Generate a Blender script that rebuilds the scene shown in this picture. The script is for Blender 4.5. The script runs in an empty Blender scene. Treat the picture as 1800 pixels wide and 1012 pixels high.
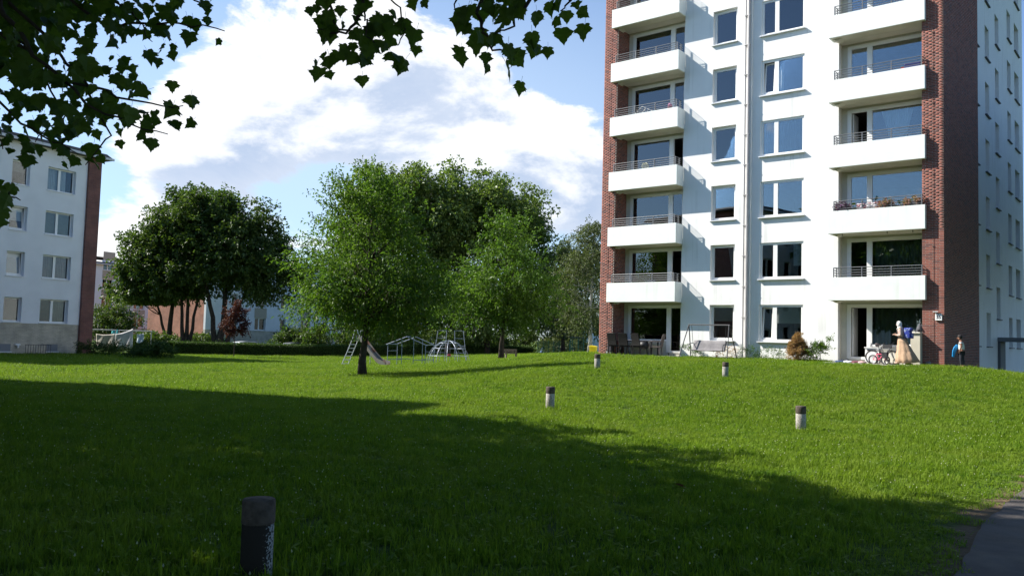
import bpy, math, random
import numpy as np
from mathutils import Vector, Matrix
random.seed(7)
R = np.random.default_rng(11)
scene = bpy.context.scene
COL = scene.collection
rad = math.radians

# ------------------------------------------------------------------ camera
cam_d = bpy.data.cameras.new('camera'); cam = bpy.data.objects.new('camera', cam_d); COL.objects.link(cam)
cam.matrix_world = Matrix.Translation((0, 0, 1.6)) @ Matrix.Rotation(rad(90 + 3.488), 4, 'X') @ Matrix.Rotation(rad(1.583), 4, 'Z')
cam_d.sensor_width = 36; cam_d.lens = 1479.07 / 1800 * 36
cam_d.clip_start = 0.05; cam_d.clip_end = 3000
scene.camera = cam

# ------------------------------------------------------------------ sun, sky, exposure
SUN_T = Vector((2.26, -0.551, -1.93)).normalized()          # direction the light travels
SUN_EL = math.asin(-SUN_T.z); SUN_AZ = math.atan2(-SUN_T.x, -SUN_T.y)
sd = bpy.data.lights.new('sun', 'SUN'); sd.energy = 5.0; sd.angle = rad(0.55); sd.color = (1.0, 0.95, 0.86)
so = bpy.data.objects.new('sun', sd); COL.objects.link(so)
so.rotation_euler = SUN_T.to_track_quat('-Z', 'Y').to_euler(); so.location = (-60, 10, 60)
scene.view_settings.view_transform = 'Standard'; scene.view_settings.look = 'None'
scene.view_settings.gamma = 1.0; scene.view_settings.use_curve_mapping = False
scene.view_settings.exposure = 1.0
scene.cycles.max_bounces = 5; scene.cycles.diffuse_bounces = 2; scene.cycles.glossy_bounces = 3; scene.cycles.transmission_bounces = 4; scene.cycles.transparent_max_bounces = 8


class S:
    """tiny node expression helper"""
    def __init__(s, nt, sock): s.nt = nt; s.k = sock
    def _m(s, op, *a, clamp=False):
        n = s.nt.nodes.new('ShaderNodeMath'); n.operation = op; n.use_clamp = clamp
        for i, v in enumerate((s,) + a):
            if isinstance(v, S): s.nt.links.new(v.k, n.inputs[i])
            else: n.inputs[i].default_value = v
        return S(s.nt, n.outputs[0])
    def __add__(s, o): return s._m('ADD', o)
    def __sub__(s, o): return s._m('SUBTRACT', o)
    def __mul__(s, o): return s._m('MULTIPLY', o)
    def __truediv__(s, o): return s._m('DIVIDE', o)
    __radd__ = __add__; __rmul__ = __mul__
    def smooth(s, a, b, lo=0., hi=1.):
        n = s.nt.nodes.new('ShaderNodeMapRange'); n.interpolation_type = 'SMOOTHSTEP'
        s.nt.links.new(s.k, n.inputs['Value'])
        for nm, v in (('From Min', a), ('From Max', b), ('To Min', lo), ('To Max', hi)): n.inputs[nm].default_value = v
        return S(s.nt, n.outputs[0])


def mixc(nt, f, a, b, blend='MIX'):
    n = nt.nodes.new('ShaderNodeMix'); n.data_type = 'RGBA'; n.blend_type = blend
    for sock, v in ((n.inputs[0], f), (n.inputs[6], a), (n.inputs[7], b)):
        if isinstance(v, S): nt.links.new(v.k, sock)
        elif hasattr(v, 'is_output'): nt.links.new(v, sock)
        elif isinstance(v, (int, float)): sock.default_value = v
        else: sock.default_value = (*v, 1)
    return n.outputs[2]


def build_world():
    w = bpy.data.worlds.new('World'); scene.world = w; w.use_nodes = True
    nt = w.node_tree; nt.nodes.clear(); L = nt.links.new
    out = nt.nodes.new('ShaderNodeOutputWorld'); bg = nt.nodes.new('ShaderNodeBackground')
    L(bg.outputs[0], out.inputs[0]); bg.inputs[1].default_value = 0.05
    sky = nt.nodes.new('ShaderNodeTexSky'); sky.sky_type = 'NISHITA'; sky.sun_disc = False
    sky.sun_elevation = SUN_EL; sky.sun_rotation = SUN_AZ; sky.air_density = 1.0; sky.dust_density = 0.6; sky.ozone_density = 1.6
    tc = nt.nodes.new('ShaderNodeTexCoord'); sp = nt.nodes.new('ShaderNodeSeparateXYZ'); L(tc.outputs['Generated'], sp.inputs[0])
    x, y, z = (S(nt, sp.outputs[i]) for i in range(3))
    az = x._m('ARCTAN2', y); el = z._m('ARCSINE')
    def field(daz, de):
        cb = nt.nodes.new('ShaderNodeCombineXYZ')
        # noise is laid on the direction itself so it has no seam; squeezed in height
        X, Y, Z = (x + daz, y, (z + de) * 2.1)
        for i, v in enumerate((X, Y, Z)): L(v.k, cb.inputs[i])
        n = nt.nodes.new('ShaderNodeTexNoise'); n.inputs['Scale'].default_value = 4.6; n.inputs['Detail'].default_value = 9
        n.inputs['Roughness'].default_value = 0.60; n.inputs['Lacunarity'].default_value = 2.1
        n.inputs['Distortion'].default_value = 0.25
        L(cb.outputs[0], n.inputs['Vector'])
        d = S(nt, n.outputs['Fac'])
        # cloud masses and gaps where they stand in the sky: (azimuth, elevation, half width, half height, weight)
        for a0, e0, wa, we, k in CLOUDS:
            q = (az + (daz - a0)) / wa; r = (el + (de - e0)) / we
            g = (q * q + r * r) * -1.0
            d = d + g._m('EXPONENT') * k
        return d
    D = field(0, 0); D2 = field(-0.028, 0.030)
    cover = D.smooth(0.62, 0.71)
    lit = (D - D2).smooth(-0.10, 0.09)                      # thick cloud above or towards the sun leaves the base grey
    edge = D.smooth(0.52, 1.0, 1.0, 0.0)
    bright = (lit * 0.75 + edge * 0.34)._m('MINIMUM', 1.0)
    cc = mixc(nt, bright, (5.2, 6.4, 8.6), (12.2, 12.2, 12.2))
    haze = el.smooth(0.0, 0.15, 0.40, 0.0)
    base = mixc(nt, haze, mixc(nt, 1.0, sky.outputs[0], (1.22, 1.52, 1.85), 'MULTIPLY'), (8.0, 8.8, 9.4))
    vq = (az + .16) / .55; vr = (el - .22) / .20; veil = ((vq * vq + vr * vr) * -1.0)._m('EXPONENT')   # thin high veil around the cumulus
    base = mixc(nt, veil * 0.55, base, (8.4, 10.0, 11.8))
    fin = mixc(nt, cover * 0.96, base, cc)
    low = el.smooth(-0.03, 0.0)
    fin = mixc(nt, low, (1.2, 1.3, 1.2), fin)
    L(fin, bg.inputs[0])
CLOUDS = [(-.30, .235, .13, .06, .27), (-.17, .245, .09, .055, .24), (-.36, .19, .10, .05, .23), (-.03, .245, .05, .045, .26),
          (.045, .225, .055, .055, .27), (-.09, .205, .10, .045, .25), (.09, .175, .06, .04, .24), (-.12, .33, .10, .05, .20),
          (-.25, .36, .12, .05, .18), (-.40, .10, .25, .05, .24), (.0, .14, .2, .03, .20), (-.42, .20, .07, .05, .18), (-.33, .31, .08, .04, .18), (-.2, .30, .08, .04, .16),
          (.075, .325, .07, .05, -.25), (-.44, .27, .055, .06, -.22), (-.52, .26, .06, .10, -.18), (-.235, .150, .06, .022, -.12), (.30, .35, .2, .1, -.15)]
build_world()

# ------------------------------------------------------------------ helpers
_m = {}
def mat(name, col, rough=.6, spec=.4, vary=.0, vscale=3., bump=0., bscale=40., metal=0., col2=None, mix_scale=6., mix_lo=.45, mix_hi=.6, coords='Object'):
    if name in _m: return _m[name]
    m = bpy.data.materials.new(name); m.use_nodes = True; nt = m.node_tree; b = nt.nodes['Principled BSDF']
    b.inputs['Roughness'].default_value = rough; b.inputs['Specular IOR Level'].default_value = spec; b.inputs['Metallic'].default_value = metal
    b.inputs['Base Color'].default_value = (*col, 1)
    tc = nt.nodes.new('ShaderNodeTexCoord')
    def noise(sc, det=4):
        n = nt.nodes.new('ShaderNodeTexNoise'); n.inputs['Scale'].default_value = sc; n.inputs['Detail'].default_value = det
        nt.links.new(tc.outputs[coords], n.inputs['Vector']); return S(nt, n.outputs['Fac'])
    c = None
    if col2 is not None: c = mixc(nt, noise(mix_scale, 6).smooth(mix_lo, mix_hi), col, col2)
    if vary:
        f = noise(vscale).smooth(.25, .75, 1 - vary, 1 + vary)
        cb = nt.nodes.new('ShaderNodeCombineXYZ')
        for i in range(3): nt.links.new(f.k, cb.inputs[i])
        c = mixc(nt, 1.0, c if c is not None else col, cb.outputs[0], 'MULTIPLY')
    if c is not None: nt.links.new(c, b.inputs['Base Color'])
    if bump:
        bp = nt.nodes.new('ShaderNodeBump'); bp.inputs['Strength'].default_value = bump; bp.inputs['Distance'].default_value = .02
        nt.links.new(noise(bscale, 5).k, bp.inputs['Height']); nt.links.new(bp.outputs[0], b.inputs['Normal'])
    _m[name] = m
    return m


def leaf_mat(name, c1, c2, trans=.45, rough=.5, patch=0., spec=.25):
    m = bpy.data.materials.new(name); m.use_nodes = True; nt = m.node_tree; nt.nodes.clear(); L = nt.links.new
    out = nt.nodes.new('ShaderNodeOutputMaterial')
    at = nt.nodes.new('ShaderNodeAttribute'); at.attribute_name = 'var'
    f = S(nt, at.outputs['Fac'])
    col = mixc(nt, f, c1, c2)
    col = mixc(nt, f.smooth(1.4, 1.6), col, (.62, .62, .55))
    if patch:
        ge = nt.nodes.new('ShaderNodeNewGeometry'); n = nt.nodes.new('ShaderNodeTexNoise'); n.inputs['Scale'].default_value = .35; n.inputs['Detail'].default_value = 5
        L(ge.outputs['Position'], n.inputs['Vector'])
        g = S(nt, n.outputs['Fac']).smooth(.42, .68)
        col = mixc(nt, g * patch, col, (.20, .265, .035))
        n2 = nt.nodes.new('ShaderNodeTexNoise'); n2.inputs['Scale'].default_value = 1.7; n2.inputs['Detail'].default_value = 4
        L(ge.outputs['Position'], n2.inputs['Vector'])
        g2 = S(nt, n2.outputs['Fac']).smooth(.50, .72)
        n3 = nt.nodes.new('ShaderNodeTexNoise'); n3.inputs['Scale'].default_value = .9; n3.inputs['Detail'].default_value = 7; n3.inputs['Roughness'].default_value = .7
        L(ge.outputs['Position'], n3.inputs['Vector'])
        col = mixc(nt, S(nt, n3.outputs['Fac']).smooth(.60, .72) * .55, col, (.23, .22, .07))
        col = mixc(nt, g2 * .5, col, (.040, .125, .010))
    b = nt.nodes.new('ShaderNodeBsdfPrincipled'); b.inputs['Roughness'].default_value = rough; b.inputs['Specular IOR Level'].default_value = spec
    t = nt.nodes.new('ShaderNodeBsdfTranslucent'); mx = nt.nodes.new('ShaderNodeMixShader'); mx.inputs[0].default_value = trans
    L(col, b.inputs['Base Color'])
    tcol = mixc(nt, 1.0, col, (1.25, 1.35, .6), 'MULTIPLY'); L(tcol, t.inputs['Color'])
    L(b.outputs[0], mx.inputs[1]); L(t.outputs[0], mx.inputs[2]); L(mx.outputs[0], out.inputs[0])
    return m


def glass_mat(name, ior=1.9, tint=(.90, .95, .96)):
    m = bpy.data.materials.new(name); m.use_nodes = True; nt = m.node_tree; nt.nodes.clear(); L = nt.links.new
    out = nt.nodes.new('ShaderNodeOutputMaterial'); fr = nt.nodes.new('ShaderNodeFresnel'); fr.inputs['IOR'].default_value = ior
    tr = nt.nodes.new('ShaderNodeBsdfTransparent'); tr.inputs[0].default_value = (*tint, 1)
    gl = nt.nodes.new('ShaderNodeBsdfGlossy'); gl.inputs['Roughness'].default_value = .01; gl.inputs['Color'].default_value = (.95, .98, 1, 1)
    tc = nt.nodes.new('ShaderNodeTexCoord'); n = nt.nodes.new('ShaderNodeTexNoise'); n.inputs['Scale'].default_value = .7
    bp = nt.nodes.new('ShaderNodeBump'); bp.inputs['Strength'].default_value = .03; bp.inputs['Distance'].default_value = .05
    L(tc.outputs['Object'], n.inputs['Vector']); L(n.outputs['Fac'], bp.inputs['Height']); L(bp.outputs[0], gl.inputs['Normal'])
    mx = nt.nodes.new('ShaderNodeMixShader'); L(fr.outputs[0], mx.inputs[0]); L(tr.outputs[0], mx.inputs[1]); L(gl.outputs[0], mx.inputs[2]); L(mx.outputs[0], out.inputs[0])
    return m


def brick_mat(name, c1, c2, mortar, bw=.25, bh=.0667, axis='XZ', rough=.8):
    m = bpy.data.materials.new(name); m.use_nodes = True; nt = m.node_tree; b = nt.nodes['Principled BSDF']; L = nt.links.new
    b.inputs['Roughness'].default_value = rough
    tc = nt.nodes.new('ShaderNodeTexCoord'); sp = nt.nodes.new('ShaderNodeSeparateXYZ'); L(tc.outputs['Object'], sp.inputs[0])
    cb = nt.nodes.new('ShaderNodeCombineXYZ'); s = S(nt, sp.outputs[0]) + S(nt, sp.outputs[1]); L(s.k, cb.inputs[0]); L(sp.outputs[2], cb.inputs[1])
    br = nt.nodes.new('ShaderNodeTexBrick'); L(cb.outputs[0], br.inputs['Vector'])
    br.inputs['Color1'].default_value = (*c1, 1); br.inputs['Color2'].default_value = (*c2, 1); br.inputs['Mortar'].default_value = (*mortar, 1)
    br.inputs['Scale'].default_value = 1; br.inputs['Brick Width'].default_value = bw; br.inputs['Row Height'].default_value = bh; br.inputs['Mortar Size'].default_value = .006
    n = nt.nodes.new('ShaderNodeTexNoise'); n.inputs['Scale'].default_value = 1.3; n.inputs['Detail'].default_value = 5; L(tc.outputs['Object'], n.inputs['Vector'])
    f = S(nt, n.outputs['Fac']).smooth(.3, .7, .8, 1.15)
    c3 = nt.nodes.new('ShaderNodeCombineXYZ')
    for i in range(3): L(f.k, c3.inputs[i])
    L(mixc(nt, 1.0, br.outputs['Color'], c3.outputs[0], 'MULTIPLY'), b.inputs['Base Color'])
    bp = nt.nodes.new('ShaderNodeBump'); bp.inputs['Strength'].default_value = .6; bp.inputs['Distance'].default_value = .01; bp.invert = True
    L(br.outputs['Fac'], bp.inputs['Height']); L(bp.outputs[0], b.inputs['Normal'])
    return m


def link(name, me, m, parent=None, loc=None, rotz=None, smooth=False):
    o = bpy.data.objects.new(name, me); COL.objects.link(o)
    if m is not None and len(me.materials) == 0: me.materials.append(m)
    if parent is not None: o.parent = parent
    if loc is not None: o.location = loc
    if rotz is not None: o.rotation_euler = (0, 0, rotz)
    if smooth:
        me.polygons.foreach_set('use_smooth', np.ones(len(me.polygons), dtype=bool))
    return o

def mesh_np(name, V, F, var=None):
    me = bpy.data.meshes.new(name); V = np.asarray(V, dtype=np.float32); F = np.asarray(F, dtype=np.int32); m, k = F.shape
    me.vertices.add(len(V)); me.vertices.foreach_set('co', V.ravel())
    me.loops.add(m * k); me.loops.foreach_set('vertex_index', F.ravel())
    me.polygons.add(m); me.polygons.foreach_set('loop_start', np.arange(m, dtype=np.int32) * k)
    if var is not None:
        a = me.attributes.new('var', 'FLOAT', 'POINT'); a.data.foreach_set('value', np.asarray(var, dtype=np.float32))
    me.update(calc_edges=True)
    return me

def tag(o, label=None, cat=None, group=None, kind=None):
    for k, v in (('label', label), ('category', cat), ('group', group), ('kind', kind)):
        if v: o[k] = v
    return o

def empty(name, loc=(0, 0, 0), rotz=0, label=None, cat=None, group=None):
    o = bpy.data.objects.new(name, None); COL.objects.link(o); o.location = loc; o.rotation_euler = (0, 0, rotz); o.empty_display_size = .2
    return tag(o, label, cat, group)

def frame_of(d):
    d = np.asarray(d, float); d = d / (np.linalg.norm(d) + 1e-12)
    a = np.array([0, 0, 1.]) if abs(d[2]) < .9 else np.array([1., 0, 0])
    u = np.cross(a, d); u /= np.linalg.norm(u); return u, np.cross(d, u)

class MB:
    def __init__(s): s.V = []; s.F = []
    def add(s, V, F):
        o = len(s.V); s.V += [tuple(map(float, v)) for v in V]; s.F += [tuple(i + o for i in f) for f in F]; return s
    def box(s, x0, x1, y0, y1, z0, z1):
        return s.add([(x0, y0, z0), (x1, y0, z0), (x1, y1, z0), (x0, y1, z0), (x0, y0, z1), (x1, y0, z1), (x1, y1, z1), (x0, y1, z1)],
                     [(0, 3, 2, 1), (4, 5, 6, 7), (0, 1, 5, 4), (1, 2, 6, 5), (2, 3, 7, 6), (3, 0, 4, 7)])
    def obox(s, c, ax, ay, az):
        c, ax, ay, az = (np.asarray(q, float) for q in (c, ax, ay, az))
        V = [c + sx * ax + sy * ay + sz * az for sz in (-1, 1) for sx, sy in ((-1, -1), (1, -1), (1, 1), (-1, 1))]
        return s.add(V, [(0, 3, 2, 1), (4, 5, 6, 7), (0, 1, 5, 4), (1, 2, 6, 5), (2, 3, 7, 6), (3, 0, 4, 7)])
    def path(s, P, r, n=8, closed=False, caps=True):
        P = [np.asarray(p, float) for p in P]; k = len(P); rr = r if hasattr(r, '__len__') else [r] * k
        V = []; F = []; u = None
        for i, p in enumerate(P):
            d = (P[(i + 1) % k] - P[i - 1]) if (closed or 0 < i < k - 1) else (P[1] - P[0] if i == 0 else P[-1] - P[-2])
            d = d / (np.linalg.norm(d) + 1e-12)
            if u is None: u, w = frame_of(d)
            else:
                u = u - d * (u @ d); nu = np.linalg.norm(u)
                if nu < 1e-6: u, w = frame_of(d)
                else: u = u / nu; w = np.cross(d, u)
            V += [p + rr[i] * (math.cos(t) * u + math.sin(t) * w) for t in (2 * math.pi * j / n for j in range(n))]
        for i in range(k if closed else k - 1):
            a, b = i * n, ((i + 1) % k) * n
            F += [(a + j, a + (j + 1) % n, b + (j + 1) % n, b + j) for j in range(n)]
        if caps and not closed: F += [tuple(range(n - 1, -1, -1)), tuple((k - 1) * n + j for j in range(n))]
        return s.add(V, F)
    def tube(s, p, q, r, n=8, r2=None): return s.path([p, q], [r, r if r2 is None else r2], n)
    def lathe(s, prof, c=(0, 0, 0), n=20):
        V = []; F = []; k = len(prof)
        for r, z in prof: V += [(c[0] + r * math.cos(2 * math.pi * j / n), c[1] + r * math.sin(2 * math.pi * j / n), c[2] + z) for j in range(n)]
        for i in range(k - 1): F += [(i * n + j, i * n + (j + 1) % n, (i + 1) * n + (j + 1) % n, (i + 1) * n + j) for j in range(n)]
        F += [tuple(range(n - 1, -1, -1)), tuple((k - 1) * n + j for j in range(n))]
        return s.add(V, F)
    def ell(s, c, r, n=12, m=8, fn=None):
        V = []; F = []
        for i in range(m + 1):
            t = math.pi * i / m
            for j in range(n):
                p = 2 * math.pi * j / n
                d = np.array([math.sin(t) * math.cos(p), math.sin(t) * math.sin(p), math.cos(t)])
                if fn is not None: d = d * fn(d)
                V.append((c[0] + r[0] * d[0], c[1] + r[1] * d[1], c[2] + r[2] * d[2]))
        for i in range(m): F += [(i * n + j, (i + 1) * n + j, (i + 1) * n + (j + 1) % n, i * n + (j + 1) % n) for j in range(n)]
        return s.add(V, F)
    def prism(s, poly, y0, y1, f=None):
        """poly in (x,z), extruded along y; f maps points"""
        n = len(poly); V = [(x, y0, z) for x, z in poly] + [(x, y1, z) for x, z in poly]
        F = [tuple(range(n)), tuple(range(2 * n - 1, n - 1, -1))] + [(i, i + n, (i + 1) % n + n, (i + 1) % n) for i in range(n)]
        if f: V = [f(v) for v in V]
        return s.add(V, F)
    def mesh(s, name):
        me = bpy.data.meshes.new(name); me.from_pydata(s.V, [], s.F); me.update(); return me
    def build(s, name, m, parent=None, loc=None, smooth=False, rotz=None):
        return link(name, s.mesh(name), m, parent, loc, rotz, smooth)

def copy_obj(o, parent=None, loc=None):
    c = o.copy(); COL.objects.link(c)
    if parent is not None: c.parent = parent
    if loc is not None: c.location = loc
    return c

def copy_tree(o, parent=None, loc=None):
    c = copy_obj(o, parent, loc)
    for ch in list(o.children): copy_tree(ch, c)
    return c

def bevel(o, w=.01, seg=2):
    b = o.modifiers.new('bevel', 'BEVEL'); b.width = w; b.segments = seg; b.limit_method = 'ANGLE'; return o

# ------------------------------------------------------------------ terrain
CTRL = np.array([(0, 0, 0), (-1.58, 5.46, .03), (5.95, 17.24, -.10), (.95, 19.46, .03), (3.02, 29.18, .67), (7.17, 28.1, .53), (-6.2, 35.6, -.09),
    (-.53, 48, .36), (.1, 55, .25), (5.9, 60, .72), (6.4, 80, .34), (5, 112, -.85), (14, 118, -.9), (-24.5, 61, -.15), (-10, 70, -.17), (-4, 88, -.13), (2, 90, -.1),
    (-28, 54, -.12), (-15, 25, -.05), (-20, 10, 0), (-9, 47, -.1), (-5.6, 48.5, -.09), (-4, 55, -.08), (-15, 40, -.1), (-2, 26, .05), (-3.5, 33, .02), (-1.2, 38, .25),
    (10, 5, 0), (11, 14, -.02), (20, 8, 0), (16.5, 27.5, .84), (18.5, 27.4, .70), (13.2, 26.0, .62), (22, 24, .45), (11, 22, .22), (15, 21, .22), (-10, 15, -.03), (-40, 40, -.1), (-40, 80, -.15), (-60, 60, -.15),
    (-30, 100, -.2), (-60, 120, -.2), (-10, 110, -.3), (30, 40, .3), (40, 20, .2), (40, 70, .3), (0, -12, 0), (-30, -10, 0), (30, -10, 0), (20, 100, -.7), (50, 100, -.5), (22, 33.5, .35), (26, 42, .1),
    (3.1, 40.9, .95), (5.6, 38.9, .96), (8.7, 36.4, .97), (11.8, 33.9, .98), (14.9, 31.3, 1.0), (16.9, 31.0, .98), (5, 47, .9), (9, 45, .95), (14, 41, .95), (17.3, 33.2, .95), (20, 36.5, .85), (12, 50, .9), (23, 42, .6), (1.6, 43, .8)])
def _tps(r2): return np.where(r2 > 0, .5 * r2 * np.log(np.maximum(r2, 1e-12)), 0)
def _fit():
    P = CTRL[:, :2] / 10; n = len(P); K = _tps(((P[:, None] - P[None]) ** 2).sum(-1)) + np.eye(n) * .004
    A = np.zeros((n + 3, n + 3)); A[:n, :n] = K; A[:n, n] = 1; A[:n, n + 1:] = P; A[n, :n] = 1; A[n + 1:, :n] = P.T
    return P, np.linalg.solve(A, np.concatenate([CTRL[:, 2], np.zeros(3)]))
_P, _W = _fit()
def ground(x, y):
    x = np.atleast_1d(np.asarray(x, float)); y = np.atleast_1d(np.asarray(y, float))
    q = np.stack([np.clip(x, -60, 50), np.clip(y, -12, 120)], -1) / 10
    n = len(_P); out = np.empty(len(q))
    for i in range(0, len(q), 20000):
        p = q[i:i + 20000]
        out[i:i + 20000] = _tps(((p[:, None] - _P[None]) ** 2).sum(-1)) @ _W[:n] + _W[n] + p @ _W[n + 1:]
    return np.clip(out, -1.2, 1.05)
def gz(x, y): return float(ground(x, y)[0])

F_ = 1479.07; _p = rad(3.488); _r = rad(-1.583)
def pix(X, Y, Z):
    Z = Z - 1.6; d = Y * math.cos(_p) + Z * math.sin(_p); h = -Y * math.sin(_p) + Z * math.cos(_p)
    d = np.where(np.abs(d) < .01, .01, d); a, b = X / d, h / d
    return 900 + F_ * (a * math.cos(_r) - b * math.sin(_r)), 506 - F_ * (a * math.sin(_r) + b * math.cos(_r)), d
def at_y(x, y, Y):
    qx = (x - 900) / F_; qy = (506 - y) / F_
    px = qx * math.cos(_r) + qy * math.sin(_r); py = -qx * math.sin(_r) + qy * math.cos(_r)
    d = np.array([px, math.cos(_p) - py * math.sin(_p), math.sin(_p) + py * math.cos(_p)]); d = d * (Y / d[1])
    return np.array([d[0], d[1], d[2] + 1.6])

# main building frame: u along the front, v into the building
MA = rad(-39.163); MOX, MOY, MZ = 4.453, 42.544, .918
def MW(u, v): return (MOX + u * math.cos(MA) - v * math.sin(MA), MOY + u * math.sin(MA) + v * math.cos(MA))
LA = rad(64.04); LOX, LOY, LZ = -27.878, 54.379, .933
STO = 2.75

PATH_L = [(-6.2, -7), (-2.8, -2), (-.9, 1.0), (1.3, 3.6), (3.37, 6.32), (4.62, 8.25), (6.29, 10.36), (9.0, 13.6), (13, 17.2), (19, 20.5), (30, 23)]
def path_dist(x, y):
    """signed distance to the path's left edge, positive on the grass"""
    P = np.array(PATH_L); best = np.full(len(x), 1e9); sgn = np.ones(len(x))
    for a, b in zip(P[:-1], P[1:]):
        d = b - a; t = np.clip(((x - a[0]) * d[0] + (y - a[1]) * d[1]) / (d @ d), 0, 1)
        ex, ey = x - (a[0] + t * d[0]), y - (a[1] + t * d[1]); q = np.hypot(ex, ey); s = np.sign(d[0] * ey - d[1] * ex)
        k = q < best; best = np.where(k, q, best); sgn = np.where(k, s, sgn)
    return best * sgn
# ------------------------------------------------------------------ ground, path
def ground_mat():
    m = bpy.data.materials.new('lawn_soil'); m.use_nodes = True; nt = m.node_tree; b = nt.nodes['Principled BSDF']; b.inputs['Roughness'].default_value = .95; b.inputs['Specular IOR Level'].default_value = .1
    ge = nt.nodes.new('ShaderNodeNewGeometry')
    def nz(sc, d=5):
        n = nt.nodes.new('ShaderNodeTexNoise'); n.inputs['Scale'].default_value = sc; n.inputs['Detail'].default_value = d; nt.links.new(ge.outputs['Position'], n.inputs['Vector']); return S(nt, n.outputs['Fac'])
    c = mixc(nt, nz(.5).smooth(.35, .7), (.050, .095, .014), (.085, .12, .022))
    c = mixc(nt, nz(9, 8).smooth(.4, .75), c, (.035, .055, .012))
    at = nt.nodes.new('ShaderNodeAttribute'); at.attribute_name = 'var'
    c = mixc(nt, (S(nt, at.outputs['Fac']) + (nz(2.2) - .5) * .9).smooth(.35, .65), c, (.13, .095, .06))
    nt.links.new(c, b.inputs['Base Color'])
    bp = nt.nodes.new('ShaderNodeBump'); bp.inputs['Strength'].default_value = .8; bp.inputs['Distance'].default_value = .05; nt.links.new(nz(14, 8).k, bp.inputs['Height']); nt.links.new(bp.outputs[0], b.inputs['Normal'])
    return m
def axis(a, b, st, lo, hi):
    q = list(np.arange(a, b + 1e-6, st)); s = st
    l = [a]; 
    while l[-1] > lo: s *= 1.5; l.append(l[-1] - s)
    s = st; h = [b]
    while h[-1] < hi: s *= 1.5; h.append(h[-1] + s)
    return np.array(l[:0:-1] + q + h[1:])
gx = axis(-45, 42, .6, -900, 900); gy = axis(-10, 100, .6, -500, 1900)
GX, GY = np.meshgrid(gx, gy); GZ = ground(GX.ravel(), GY.ravel())
nx, ny = len(gx), len(gy); idx = np.arange(nx * ny).reshape(ny, nx)
GF = np.stack([idx[:-1, :-1], idx[:-1, 1:], idx[1:, 1:], idx[1:, :-1]], -1).reshape(-1, 4)
pd = path_dist(GX.ravel(), GY.ravel())
go = link('ground', mesh_np('ground', np.stack([GX.ravel(), GY.ravel(), GZ], -1), GF, np.where(np.abs(GX.ravel()) < 30, np.exp(-np.maximum(pd, 0) / .28), 0)), ground_mat(), smooth=True)
tag(go, 'grassy ground of the lawn rising to a mound by the tall house', kind='structure')

def strip(name, left, width, lift, m, n=14):
    V = []; F = []; P = []
    L_ = np.array(left, float)
    for a, b in zip(L_[:-1], L_[1:]): P += [a + (b - a) * t for t in np.linspace(0, 1, n, endpoint=False)]
    P.append(L_[-1]); P = np.array(P); T = np.gradient(P, axis=0); T /= np.linalg.norm(T, axis=1)[:, None]; Nn = np.stack([T[:, 1], -T[:, 0]], -1)
    k = 7
    rough = R.normal(0, .035, len(P)); rough = np.convolve(rough, [.3, .4, .3], 'same')
    for i in range(k):
        Q = P + Nn * (width * i / (k - 1) + (rough * (i == 0))[:, None]); z = ground(Q[:, 0], Q[:, 1]) + lift
        V.append(np.column_stack([Q, z]))
    V = np.array(V); m_ = len(P); ii = np.arange(k * m_).reshape(k, m_)
    F = np.stack([ii[:-1, :-1], ii[1:, :-1], ii[1:, 1:], ii[:-1, 1:]], -1).reshape(-1, 4)
    return link(name, mesh_np(name, V.reshape(-1, 3), F), m, smooth=True)
tag(strip('footpath', PATH_L, 2.6, .014, mat('path_asphalt', (.10, .088, .082), .85, .3, vary=.25, vscale=2.5, bump=.7, bscale=160, col2=(.12, .10, .085), mix_scale=1.3, coords='Object')),
    'worn grey asphalt footpath at the right corner', kind='structure')

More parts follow.
